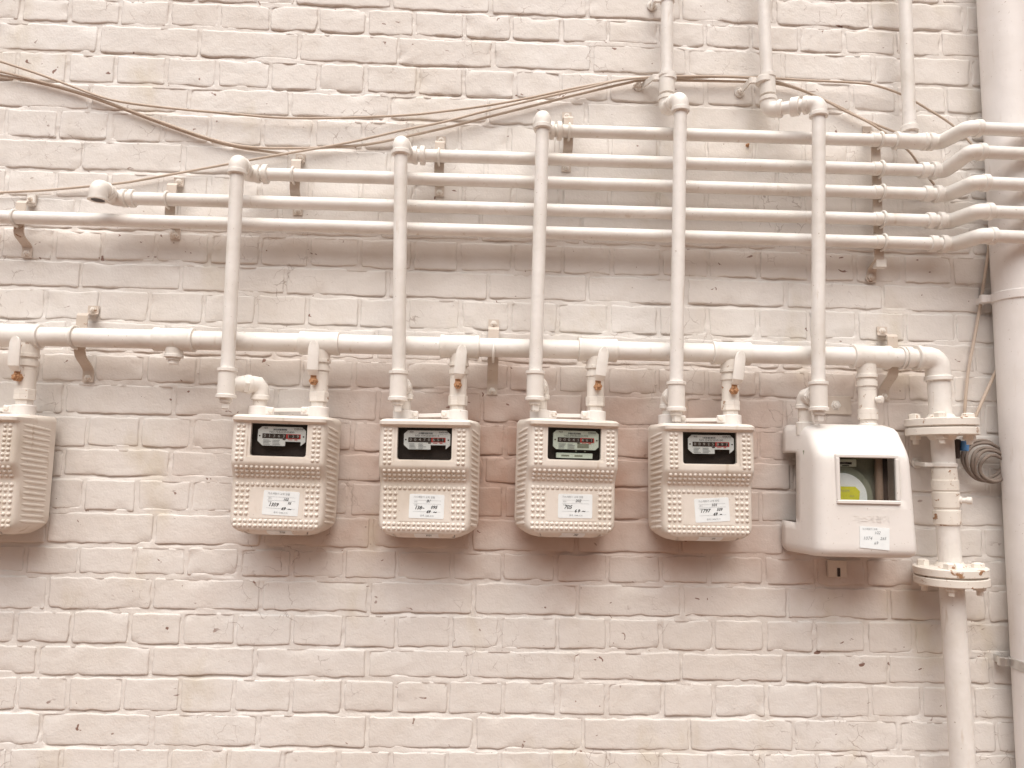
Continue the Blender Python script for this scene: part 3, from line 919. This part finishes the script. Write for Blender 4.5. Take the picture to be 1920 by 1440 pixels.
def quad(g, x0, x1, z0, z1, y):
    g.add([(x0, y, z0), (x1, y, z0), (x1, y, z1), (x0, y, z1)], [(0, 1, 2, 3)])
def card(g, pts, y, th=.0006):
    """thin card from an outline in x-z"""
    n = len(pts)
    g.add([(x, y, z) for x, z in pts] + [(x, y + th, z) for x, z in pts],
          [tuple(range(n)), tuple(range(n, 2 * n))[::-1]] + [(k, (k + 1) % n, n + (k + 1) % n, n + k) for k in range(n)])

# ------------------------------------------------------------------ studded meters
MH = .267
def studded_meter(label, i, rz, nums, serial, hand, sub, plate, stick_dx=0.0, stick_rot=0.0, maker='DAESUNG'):
    a, b = COLLAR[i]
    mid = (a + b) / 2
    ztop = mid.z - .022
    root = thing('gas_meter', label, 'gas meter', (mid.x, YM, ztop), rz, 'studded gas meters')
    root.rotation_euler.y = (0, .010, -.004, .008, -.006)[i]
    B = lambda g_, name, mat, par=None, **kw: g_.build(name, mat, par or root, None, **kw)
    yb = .047
    WF, WB = .1005, .1120                                 # half widths at the front and at the wall side
    # front depth against height fraction t (0 top, 1 bottom)
    def yf(t):
        pts = [(0, -.030), (.004, -.062), (.012, -.081), (.03, -.092), (.055, -.0915), (.066, -.084), (.075, -.0815), (.385, -.0835), (.405, -.083), (.425, -.079), (.505, -.064), (.53, -.0615), (.56, -.061),
               (.90, -.0615), (.93, -.0605), (.955, -.054), (.975, -.042), (.99, -.022), (1, .0)]
        for (t0, v0), (t1, v1) in zip(pts[:-1], pts[1:]):
            if t <= t1: return v0 + (v1 - v0) * (t - t0) / (t1 - t0)
        return pts[-1][1]
    def half(t, f):                                        # f 0 at the front, 1 at the wall side
        w = WF + (WB - WF) * f
        if t > .86: w -= .040 * ((t - .86) / .14) ** 2.4
        if t < .03: w -= .006 * (1 - t / .03)
        return w
    wx = .0665; wz0, wz1 = .075, .355                      # window
    ts = [0, .004, .012, .03, .055, .066, .075, .15, .22, .30, .355, .385, .405, .425, .45, .48, .51, .53, .56, .62, .70, .78, .84, .88, .91, .93, .955, .975, .985, .993, 1]
    ring_n = None; vs = []; fs = []
    for t in ts:
        f = yf(t); rc = min(.0145, abs(f - yb) * .4)
        pts = []
        z = -t * MH
        for s in (-1, 1):
            side = []
            for q in range(5):
                u = q / 4
                y = yb + (f + rc - yb) * u
                side.append((s * (half(t, 1 - u * .92)), y))
            arc = []
            for q in range(1, 6):
                an = math.pi / 2 * q / 6
                arc.append((s * (half(t, .04) - rc + rc * math.cos(an)), f + rc - rc * math.sin(an)))
            if s < 0: left = side + arc
            else: right = (side + arc)[::-1]
        fx = [-(half(t, 0) - rc), -wx, -.03, 0, .03, wx, half(t, 0) - rc]
        pts = left + [(x, f) for x in fx] + right
        if ring_n is None: ring_n = len(pts)
        vs += [(x, y, z) for x, y in pts]
    li = 10                                                # first front index
    for r in range(len(ts) - 1):
        for k in range(ring_n - 1):
            if ts[r] >= wz0 - 1e-6 and ts[r + 1] <= wz1 + 1e-6 and li + 1 <= k < li + 5: continue
            fs.append((r * ring_n + k, r * ring_n + k + 1, (r + 1) * ring_n + k + 1, (r + 1) * ring_n + k))
        fs.append((r * ring_n + ring_n - 1, r * ring_n, (r + 1) * ring_n, (r + 1) * ring_n + ring_n - 1))
    fs.append(tuple(range(ring_n)))
    m = len(ts) - 1
    fs.append(tuple(range(m * ring_n, (m + 1) * ring_n))[::-1])
    g = G(); g.add(vs, fs)
    # reveal of the window
    yw = -.0825; z0, z1 = -wz1 * MH, -wz0 * MH
    rd = .010
    o = [(-wx, z0), (wx, z0), (wx, z1), (-wx, z1)]
    for k in range(4):
        (xa, za), (xb, zb) = o[k], o[(k + 1) % 4]
        ya = -.0835 if za == z0 else -.0815; yb2 = -.0835 if zb == z0 else -.0815
        g.add([(xa, ya, za), (xb, yb2, zb), (xb, yw + rd, zb), (xa, yw + rd, za)], [(0, 1, 2, 3)])
    # inner frame round the pane, bottom corners rounded
    ix, iz0, iz1 = .0600, z0 + .0035, z1 - .001
    inn = [(-ix + .005, iz0), (ix - .005, iz0), (ix - .0015, iz0 + .0015), (ix, iz0 + .005), (ix, iz1), (-ix, iz1), (-ix, iz0 + .005), (-ix + .0015, iz0 + .0015)]
    out = [(-wx, z0), (wx, z0), (wx, z0), (wx, z0), (wx, z1), (-wx, z1), (-wx, z0), (-wx, z0)]
    fr = G()
    n = 8; yA = -.0808
    fr.add([(x, yA, z) for x, z in out] + [(x, yA, z) for x, z in inn] + [(x, yA + .012, z) for x, z in inn],
           [(k, (k + 1) % n, n + (k + 1) % n, n + k) for k in range(n)] + [(n + k, n + (k + 1) % n, 2 * n + (k + 1) % n, 2 * n + k) for k in range(n)])
    cov = B(g, 'cover', M_METER, sharp=40)
    B(fr, 'window_frame', M_METER, cov, recalc=False)
    # studs
    st = G(); r = .0047
    def stud(x, t, rr=r):
        y = yf(t); e = .01
        ny = (yf(min(1, t + e)) - yf(max(0, t - e))) / (2 * e * MH)
        st.dome((x, y + .0008, -t * MH), (0, -1, -ny), rr, 8, 3, 1.0)
    for s in (-1, 1):
        for cidx in range(2):
            for k in range(8):
                stud(s * (.0755 + .0105 * cidx), .100 + .0385 * k)
        for cidx in range(3):
            for k in range(5):
                stud(s * (.0640 + .0112 * cidx), .62 + .0475 * k)
    xs17 = [-.087 + .174 * k / 16 for k in range(17)]
    for t in (.432, .466, .500, .575, .868, .905):
        for x in xs17: stud(x, t)
    so = B(st, 'studs', M_METER, cov, sharp=60); so['kind'] = 'stuff'
    # side ribs
    rb = G()
    for s in (-1, 1):
        for k in range(18):
            t = .085 + .046 * k
            yfr = yf(t) + .010
            p = []
            for q in range(7):
                u = q / 6
                y = yfr + (yb - .006 - yfr) * u
                fr_ = (y - yf(t)) / (yb - yf(t))
                p.append((s * (half(t, fr_) - .0027), y, -t * MH - .011 * u))
            rb.tube(p, [.0012, .0040, .0048, .0048, .0048, .0042, .0012], 10)
    ro = B(rb, 'side_ribs', M_METER, cov, sharp=50); ro['kind'] = 'stuff'
    # moulded panel line behind the sticker
    pl = G(); card(pl, [(-.056, -.60 * MH), (.056, -.60 * MH), (.056, -.845 * MH), (-.056, -.845 * MH)], -.0)
    tilt = (yf(.84) - yf(.6)) / (.24 * MH)
    pl.v = [(x, yf(-z / MH) - .0009 + (0 if y == 0 else .0012), z) for x, y, z in pl.v]
    B(pl, 'panel', M_METER, cov, sharp=20)
    # interior
    bx = G(); y1 = -.055
    bx.add([(-ix - .004, yA + .011, iz0 - .004), (ix + .004, yA + .011, iz0 - .004), (ix + .004, yA + .011, iz1 + .004), (-ix - .004, yA + .011, iz1 + .004),
            (-ix - .004, y1, iz0 - .004), (ix + .004, y1, iz0 - .004), (ix + .004, y1, iz1 + .004), (-ix - .004, y1, iz1 + .004)],
           [(4, 5, 6, 7), (0, 1, 5, 4), (1, 2, 6, 5), (2, 3, 7, 6), (3, 0, 4, 7)])
    B(bx, 'dial_housing', M_BLACK, recalc=False)
    px0, px1 = -.0385, .0455; pz1 = iz1 - .006; pz0 = pz1 - .0385
    yp = -.0735
    def big(g_):                                           # the plate group is drawn small and enlarged to its real size
        g_.v = [((x - .0035) * 1.22 + .0045, y, (z - pz1) * 1.08 + pz1) for x, y, z in g_.v]
        return g_
    d = G()
    if plate is M_PLATE_G:
        card(d, [(px0 + .006, pz0), (px1 - .006, pz0), (px1, pz0 + .006), (px1, pz1 - .006), (px1 - .006, pz1), (px0 + .006, pz1), (px0, pz1 - .006), (px0, pz0 + .006)], yp, .006)
    else:
        nx = .010
        card(d, [(px0 + .009, pz0), (nx, pz0), (nx, pz0 + .009), (px1 - .008, pz0 + .009), (px1 - .008, pz0 + .001), (px1, pz0 + .009), (px1, pz1 - .007), (px1 - .007, pz1), (px0 + .007, pz1), (px0, pz1 - .007), (px0, pz0 + .009)], yp, .002)
    do = B(big(d), 'dial_plate', plate, recalc=True)
    ct = G(); cz = pz0 + .0195
    quad(ct, px0 + .008, px0 + .050, cz - .0048, cz + .0048, yp - .0006)
    for xx in (px0 + .0035, px1 - .0035):
        ct.add([(xx + .0016 * math.cos(q * .785), yp - .0006, cz + .0016 * math.sin(q * .785)) for q in range(8)], [tuple(range(8))])
    quad(ct, px0 + .044, px0 + .049, cz - .0075, cz - .0054, yp - .0006)
    B(big(ct), 'counter', M_BLACK, do, recalc=False)
    rdq = G(); quad(rdq, px0 + .050, px0 + .0755, cz - .0048, cz + .0048, yp - .0006); quad(rdq, px0 + .053, px0 + .061, cz - .0072, cz - .0062, yp - .0006); quad(rdq, px0 + .065, px0 + .070, cz - .0075, cz - .0058, yp - .0006)
    B(big(rdq), 'counter_decimals', M_RED, do, recalc=False)
    dk = G(); quad(dk, px0 + .0525, px0 + .0735, cz - .0036, cz + .0036, yp - .0009); B(big(dk), 'counter_window', M_BLACK, do, recalc=False)
    dg_ = G()
    for k, chh in enumerate(nums):
        text_geo(dg_, chh, px0 + .0125 + .0083 * k, yp - .0012, cz, .0082, bold=.0001)
    B(big(dg_), 'digits', M_DIGIT, do, recalc=False)
    bar = G()
    rr = random.Random(i)
    xx = px0 + .027
    while xx < px0 + .051:
        w = rr.choice((.0005, .0009, .0013)); quad(bar, xx, xx + w, pz1 - .0075, pz1 - .0040, yp - .0006); xx += w + rr.choice((.0005, .0009))
    text_geo(bar, 'NO.' + serial, (px0 + px1) / 2, yp - .0006, pz1 - .0108, .0056)
    text_geo(bar, maker, px1 - .0125, yp - .0006, pz1 - .0035, .0036, bold=.00008)
    text_geo(bar, '계량', px0 + .0135, yp - .0006, pz1 - .0038, .0042)
    B(big(bar), 'plate_print', M_INK, do, recalc=False)
    gp = G()
    text_geo(gp, 'Qmax 4 m3/h', px1 - .0125, yp - .0006, pz1 - .0072, .0026)
    for k in range(4):
        zz = cz - .0085 - .0028 * k
        for q in range(2):
            quad(gp, px0 + .010 + .0165 * q, px0 + .010 + .0165 * q + rr.uniform(.008, .014), zz - .0005, zz + .0005, yp - .0006)
    B(big(gp), 'small_print', M_GREYINK, do, recalc=False)
    if plate is M_PLATE_G:
        ex = G(); ex.box((.003, -.064, pz0 - .0165), (.082, .008, .012), b=.001); eo = B(ex, 'lower_casting', M_PLATE_G)
        sl = G()
        for x in (-.018, .012): quad(sl, x - .009, x + .009, pz0 - .0185, pz0 - .0150, -.0684)
        quad(sl, px0 + .046, px1 - .012, pz0 + .001, pz0 + .0105, yp - .0008)
        for x in (.006, .026): sl.add([(x + .0022 * math.cos(q * .785), -.070, pz0 - .006 + .0022 * math.sin(q * .785)) for q in range(8)], [tuple(range(8))])
        B(sl, 'slots', M_DGREEN, eo, recalc=False)
    gl = G(); gl.box((0, -.0775, (iz0 + iz1) / 2), (2 * ix + .004, .002, iz1 - iz0 + .004), b=.0003)
    B(gl, 'window_pane', M_GLASS)
    # stickers
    zc = -.722 * MH; sw, sh = .0385, .0262
    ca, sa = math.cos(stick_rot), math.sin(stick_rot)
    def on_face(x, z, lift): return (x, yf(min(1, max(0, -z / MH))) - lift, z)
    def P(x, z): return (stick_dx + x * ca - z * sa, zc + x * sa + z * ca)
    sk = G(); rcn = .003; ol = []
    for (cx_, cz_, a0) in ((sw - rcn, -sh + rcn, -90), (sw - rcn, sh - rcn, 0), (-sw + rcn, sh - rcn, 90), (-sw + rcn, -sh + rcn, 180)):
        for q in range(4):
            an = math.radians(a0 + 30 * q); ol.append(P(cx_ + rcn * math.cos(an), cz_ + rcn * math.sin(an)))
    card(sk, ol, 0); n = len(ol)
    sk.v = [on_face(x, z, .0016 if y == 0 else .0008) for x, y, z in sk.v]
    so2 = B(sk, 'sticker', M_STICKER, label='white handwritten sticker on the lower front')
    hp = G()
    for (s_, x, z, size, bd) in hand:
        text_geo(hp, s_, *((lambda p: (p[0], 0, p[1]))(P(x, z))), size, shear=.35, bold=bd, rot=stick_rot)
    hp.v = [on_face(x, z, .0020) for x, y, z in hp.v]
    B(hp, 'handwriting', M_INK, so2, recalc=False)
    fp = G()
    text_geo(fp, '가스계량기 교체 현황', *((lambda p: (p[0], 0, p[1]))(P(-.006, .0195))), .0054, rot=stick_rot)
    for z_, x0_, x1_ in ((.0130, -.030, .031), (.0055, -.030, .031), (-.0115, -.030, .031)):
        p0, p1, p2, p3 = P(x0_, z_ - .00018), P(x1_, z_ - .00018), P(x1_, z_ + .00018), P(x0_, z_ + .00018)
        fp.add([(p[0], 0, p[1]) for p in (p0, p1, p2, p3)], [(0, 1, 2, 3)])
    text_geo(fp, '호수', *((lambda p: (p[0], 0, p[1]))(P(-.024, .0095))), .0042, rot=stick_rot)
    text_geo(fp, '지침', *((lambda p: (p[0], 0, p[1]))(P(-.024, .002))), .0042, rot=stick_rot)
    text_geo(fp, '문의 1544-3131', *((lambda p: (p[0], 0, p[1]))(P(.002, -.0205))), .0048, rot=stick_rot)
    fp.v = [on_face(x, z, .0019) for x, y, z in fp.v]
    B(fp, 'sticker_print', M_GREYINK, so2, recalc=False)
    # strip on the rounded bottom edge
    s2 = G(); n = 10; zA, zB = -.945 * MH, -.990 * MH
    vs = []
    for q in range(n + 1):
        x = -.027 + .054 * q / n + stick_dx * .8
        for j in range(4):
            z = zA + (zB - zA) * j / 3
            vs.append((x + (rr.uniform(-.001, .001) if q in (0, n) else 0), yf(-z / MH) - .0012, z))
    s2.add(vs, [(q * 4 + j, q * 4 + 4 + j, q * 4 + 5 + j, q * 4 + 1 + j) for q in range(n) for j in range(3)])
    s2o = B(s2, 'sticker', M_STICKER, label='torn white strip sticker on the bottom edge', recalc=False)
    hp = G(); text_geo(hp, sub, .006 + stick_dx * .8, 0, -.962 * MH, .0062, shear=.3, bold=.0001)
    hp.v = [(x, yf(-z / MH) - .0018, z) for x, y, z in hp.v]
    B(hp, 'handwriting', M_INK, s2o, recalc=False)
    # collars, screws and link bar: placed on the pipes' own positions
    inv = Matrix.Rotation(-rz, 3, 'Z')
    for s, cpt in ((-1, a), (1, b)):
        q = inv @ (cpt - Vector((mid.x, YM, ztop)))
        cg = G(); cg.lathe((q.x, q.y, q.z), (0, 0, -1), [(-.001, .019), (0, .0235), (.0012, .0245), (.026, .0245)], 28)
        cg.box((q.x - s * .026, q.y - .012, q.z - .010), (.020, .010, .018), b=.003)
        co_ = B(cg, 'collar', M_METER2)
        sg = G(); sg.lathe((q.x - s * .029, q.y - .0165, q.z - .0085), (0, -1, 0), [(0, .0062), (.002, .0062), (.0035, .0045), (.0036, .002)], 14)
        B(sg, 'screw', M_VALVE, co_)
        if s < 0: qa = q
        else: qb = q
    lb = G(); A_ = Vector((qa.x + .028, qa.y - .010, qa.z - .0115 + (.004 if i == 1 else 0))); C_ = Vector((qb.x - .028, qb.y - .010, qb.z - .0115 + (.004 if i == 1 else 0)))
    lb.box((A_ + C_) / 2, ((C_ - A_).length, .004, .0085), Matrix.Rotation(-math.atan2(C_.z - A_.z, C_.x - A_.x), 3, 'Y'), .001)
    B(lb, 'link_bar', M_METER2)
    return root

R_ = math.radians
studded_meter('studded beige gas meter cut off by the left edge of the picture', 0, R_(1), '00512338', '154322030417', [('99', .01, -.004, .009, .0002)], '8104', M_PLATE)
studded_meter('studded beige gas meter below the riser with the side elbow, sticker reads 1359', 1, R_(2), '01363139', '154322030890',
              [('102', .010, .0085, .0075, .00012), ('1359', -.016, -.004, .0105, .0002), ('95', .018, .0005, .0075, .0001), ('69', .006, -.0115, .0088, .0003), ('~', .019, -.0115, .012, .0003)], '7103', M_PLATE, .009, R_(-2))
studded_meter('studded beige gas meter left of centre, its sticker marked B1', 2, R_(-4), '00470651', '154322030113',
              [('B1', .0035, .0115, .0085, .0001), ('138~', -.016, -.0035, .0105, .0002), ('095', .016, -.0015, .0095, .0002), ('69', .004, -.0115, .0085, .0003), ('~', .018, -.0115, .012, .0004)], '8101', M_PLATE, .006, R_(-1))
studded_meter('studded beige gas meter right of centre with greenish dial, sticker reads 705', 3, R_(5.5), '00041461', '094322021779',
              [('202', .006, .0115, .0085, .0001), ('705', -.017, -.0025, .0115, .0002), ('6 9', .004, -.0105, .009, .0003), ('~', .018, -.0105, .012, .0003)], '302', M_PLATE_G, .008, R_(0), 'DAEHAN')
studded_meter('studded beige gas meter next to the smooth covered one, its sticker crooked', 4, R_(-1), '00925897', '154322030100',
              [('101', .005, .0105, .009, .0002), ('1797', -.0165, -.0015, .011, .0002), ('509', .016, .0, .0085, .0002), ('69', .006, -.0095, .009, .0003), ('-', .018, -.0095, .014, .0004)], '101', M_PLATE, .008, R_(3.5))

# ------------------------------------------------------------------ smooth covered meter
a, b = COLLAR[5]
mid = (a + b) / 2
sm = thing('gas_meter', 'larger gas meter under a smooth pale cover with a square window', 'gas meter', (mid.x, YM, mid.z), R_(-1.5))
B = lambda g_, name, mat, par=None, **kw: g_.build(name, mat, par or sm, None, **kw)
SH = .300
ctrx = at(1590, 900, -.15).x * 0 + .016
yb = .058
def yf5(t):
    pts = [(0, -.010), (.03, -.040), (.06, -.054), (.20, -.086), (.25, -.0935), (.30, -.0955), (.92, -.103), (.955, -.101), (.98, -.088), (.993, -.06), (1, -.02)]
    for (t0, v0), (t1, v1) in zip(pts[:-1], pts[1:]):
        if t <= t1: return v0 + (v1 - v0) * (t - t0) / (t1 - t0)
    return pts[-1][1]
def half5(t, f):
    w = .102 + .020 * f + .008 * t
    if t < .05: w -= .010 * (1 - t / .05) ** 2
    if t > .94: w -= .014 * ((t - .94) / .06) ** 2
    return w
ts = [0, .015, .03, .06, .11, .16, .20, .225, .25, .275, .30, .36, .44, .52, .58, .64, .70, .76, .82, .88, .92, .955, .97, .98, .993, 1]
wz0, wz1 = .25, .58; wl, wr = -.060, .070
vs = []; fs = []; rn = None
for t in ts:
    f = yf5(t); rc = min(.030, abs(f - yb) * .5); z = -t * SH
    parts = {}
    rr_ = min(.014, rc)
    for s in (-1, 1):
        rcs = rc; rc = rc if s < 0 else rr_
        side = [(s * half5(t, 1 - q / 6 * .9), yb + (f + rc - yb) * q / 6) for q in range(7)]
        arc = [(s * (half5(t, .06) - rc + rc * math.cos(math.pi / 2 * q / 7)), f + rc - rc * math.sin(math.pi / 2 * q / 7)) for q in range(1, 7)]
        parts[s] = side + arc; rc = rcs
    right = parts[1][::-1]
    fx = [-(half5(t, 0) - rc), -.066, wl, .0, .04, wr, half5(t, 0) - rr_]
    pts = parts[-1] + [(x, f) for x in fx] + right
    if rn is None: rn = len(pts)
    vs += [(x + ctrx, y, z) for x, y in pts]
li = 13
for r in range(len(ts) - 1):
    for k in range(rn - 1):
        if wz0 - 1e-6 <= ts[r] and ts[r + 1] <= wz1 + 1e-6 and li + 2 <= k < li + 5: continue
        if .225 - 1e-6 <= ts[r] and ts[r + 1] <= .76 + 1e-6 and k < 3: continue          # cut-out on the left flank
        fs.append((r * rn + k, r * rn + k + 1, (r + 1) * rn + k + 1, (r + 1) * rn + k))
fs.append(tuple(range(rn)))
m = len(ts) - 1
fs.append(tuple(range(m * rn, (m + 1) * rn))[::-1])
g = G(); g.add(vs, fs)
cov = B(g, 'cover', M_METER2, sharp=50)
sol = cov.modifiers.new('thickness', 'SOLIDIFY'); sol.thickness = .003; sol.offset = -1
# window bezel
X0, X1 = wl + ctrx - .005, wr + ctrx + .005
Z0_, Z1_ = -wz1 * SH - .005, -wz0 * SH + .005
IX0, IX1, IZ0, IZ1 = X0 + .0085, X1 - .0085, Z0_ + .0085, Z1_ - .0085
wq = (IX1 - IX0)
# widen the window towards the right as in the picture
bz = G()
for (x0, x1, z0, z1) in ((X0, X1, Z0_, IZ0), (X0, X1, IZ1, Z1_), (X0, IX0, IZ0, IZ1), (IX1, X1, IZ0, IZ1)):
    ym = yf5(-((z0 + z1) / 2) / SH)
    bz.box(((x0 + x1) / 2, ym - .001, (z0 + z1) / 2), (x1 - x0 - .0002, .009, z1 - z0 - .0002), None, .0018)
B(bz, 'window_frame', M_METER2, cov)
gl = G(); gl.box(((IX0 + IX1) / 2, -.0955, (IZ0 + IZ1) / 2), (IX1 - IX0 + .004, .002, IZ1 - IZ0 + .004), b=.0003)
B(gl, 'window_pane', M_GLASS)
mb = G(); yi = -.045
mb.box(((IX0 + IX1) / 2 - .02, yi + .02, (IZ0 + IZ1) / 2), (.19, .03, .13), b=.004)
B(mb, 'meter_body', M_DGREEN)
cxx, czz = IX0 + .022, IZ0 + .004
ds = G(); ds.lathe((cxx, yi, czz), (0, -1, 0), [(0, .072), (.012, .070), (.013, .064), (.0131, .058), (.018, .056), (.0185, .054)], 48)
B(ds, 'round_boss', M_DGREEN)
ds = G(); ds.lathe((cxx, yi - .0185, czz), (0, -1, 0), [(0, .054), (.003, .053)], 48)
do = B(ds, 'white_disc', M_STICKER)
yl = G(); card(yl, [(cxx - .03, czz - .006), (cxx + .034, czz - .006), (cxx + .036, czz + .014), (cxx + .026, czz + .024), (cxx - .03, czz + .024)], yi - .0232); B(yl, 'yellow_label', M_YELLOW, do)
yt = G(); text_geo(yt, '가스안전', cxx + .002, yi - .0236, czz + .014, .006); text_geo(yt, 'G2.5', cxx + .018, yi - .0236, czz + .003, .005); B(yt, 'label_print', M_GREYINK, do, recalc=False)
pt = G(); pt.box((IX0 + .024, yi - .010, IZ1 - .011), (.066, .006, .017), b=.001); po = B(pt, 'dial_plate', M_PLATE_G)
ct = G(); quad(ct, IX0 - .004, IX0 + .046, IZ1 - .0145, IZ1 - .0095, yi - .0136); quad(ct, IX0, IX0 + .014, IZ1 - .0185, IZ1 - .0165, yi - .0136); quad(ct, IX0 + .024, IX0 + .040, IZ1 - .0185, IZ1 - .0165, yi - .0136); B(ct, 'counter', M_INK, po, recalc=False)
dt = G(); text_geo(dt, '0-3085-1', IX0 + .028, yi - .0140, IZ1 - .012, .0048); B(dt, 'digits', M_DIGIT, po, recalc=False)
brr = G(); brr.tube([(IX1 - .016, yi - .012, IZ0 - .02), (IX1 - .016, yi - .012, IZ1 + .02)], .0085, 16); B(brr, 'inner_pipe', M_BROWNBAR)
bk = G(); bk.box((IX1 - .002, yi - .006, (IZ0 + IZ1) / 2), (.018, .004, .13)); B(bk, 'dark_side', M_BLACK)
# embossed word, sticker
em = G(); text_geo(em, "가스계량기", .0 + ctrx + .010, 0, -.705 * SH, .017, sxx=1.05, bold=.0001)
em.v = [(x, yf5(-z / SH) - .0011, z) for x, y, z in em.v]; B(em, 'embossed_word', M_METER2, cov, recalc=False)
sk = G(); zc = -.835 * SH; xc = ctrx + .014
ol = [(xc - .033, zc - .022), (xc + .031, zc - .027), (xc + .034, zc + .020), (xc - .031, zc + .024)]
card(sk, ol, 0); sk.v = [(x, yf5(-z / SH) - (.0016 if y == 0 else .0006), z) for x, y, z in sk.v]
so2 = B(sk, 'sticker', M_STICKER, label='white handwritten sticker on the lower front')
hp = G()
for s_, x, z, size in (('102', .006, .010, .009), ('1074', -.016, -.002, .010), ('265', .018, -.002, .009), ('69', .002, -.012, .009)):
    text_geo(hp, s_, xc + x, 0, zc + z, size, shear=.3)
text_geo(hp, '가스계량기 교체', xc - .010, 0, zc + .0175, .005)
hp.v = [(x, yf5(-z / SH) - .0020, z) for x, y, z in hp.v]; B(hp, 'handwriting', M_GREYINK, so2, recalc=False)
# collar pipes and lower bracket
inv = Matrix.Rotation(R_(1.5), 3, 'Z')
for cpt in (a, b):
    q = inv @ (cpt - Vector((mid.x, YM, mid.z)))
    cg = G(); cg.lathe((q.x, q.y, q.z + .004), (0, 0, -1), [(0, .0195), (.002, .021), (.03, .021)], 24); B(cg, 'collar', M_FIT)
tp_ = at(1562, 760, 0)
bp = thing('wall_plate', 'brown steel plate with one bolt behind the smooth covered meter', 'bracket', tp_)
g = G(); g.box(tp_ + Vector((.0, -.004, .0)), (.085, .005, .045)); g.build('plate', M_STRAP, bp, bp)
b_ = G(); hexbolt(b_, tp_ + Vector((.004, -.006, .0)), .0085); b_.build('bolt', M_FIT, bp, bp)
tp_ = at(1567, 1072, 0)
bp = thing('wall_plate', 'small slotted steel plate on the wall under the smooth covered meter', 'bracket', tp_)
g = G(); g.box(tp_ + Vector((.0, -.006, .008)), (.046, .006, .040)); g.build('plate', M_STRAP, bp, bp)
g = G(); g.box(tp_ + Vector((.003, -.0095, .0)), (.007, .002, .02)); g.build('slot', M_BLACK, bp, bp)

# ------------------------------------------------------------------ small fixings in the wall
for px, py, r, lab in ((325, 437, .011, 'painted bolt head in the wall under the lowest pipe at left'),
                       (1401, 273, .005, 'rusty nail head in the wall between the topmost wall pipes')):
    p = at(px, py, 0)
    g = G(); hexbolt(g, p, r * .7, h=.008)
    o = g.build('wall_bolt', M_RUST if r < .008 else M_FIT); tag(o, lab, 'bolt')
    o.data.transform(Matrix.Translation(-p)); o.location = p
p = at(62, 380, 0)
hb = thing('wall_hook', 'small painted angle tab on the wall above the lowest pipe at left', 'bracket', p)
g = G(); g.box(p + Vector((0, -.006, .004)), (.020, .010, .026)); g.box(p + Vector((0, -.012, -.008)), (.014, .018, .006)); g.build('tab', M_FIT, hb, hb)
g = G(); hexbolt(g, p + Vector((0, -.011, .004)), .004); g.build('bolt', M_STRAP, hb, hb)

bpy.data.objects.remove(_tob); bpy.data.curves.remove(_txt)
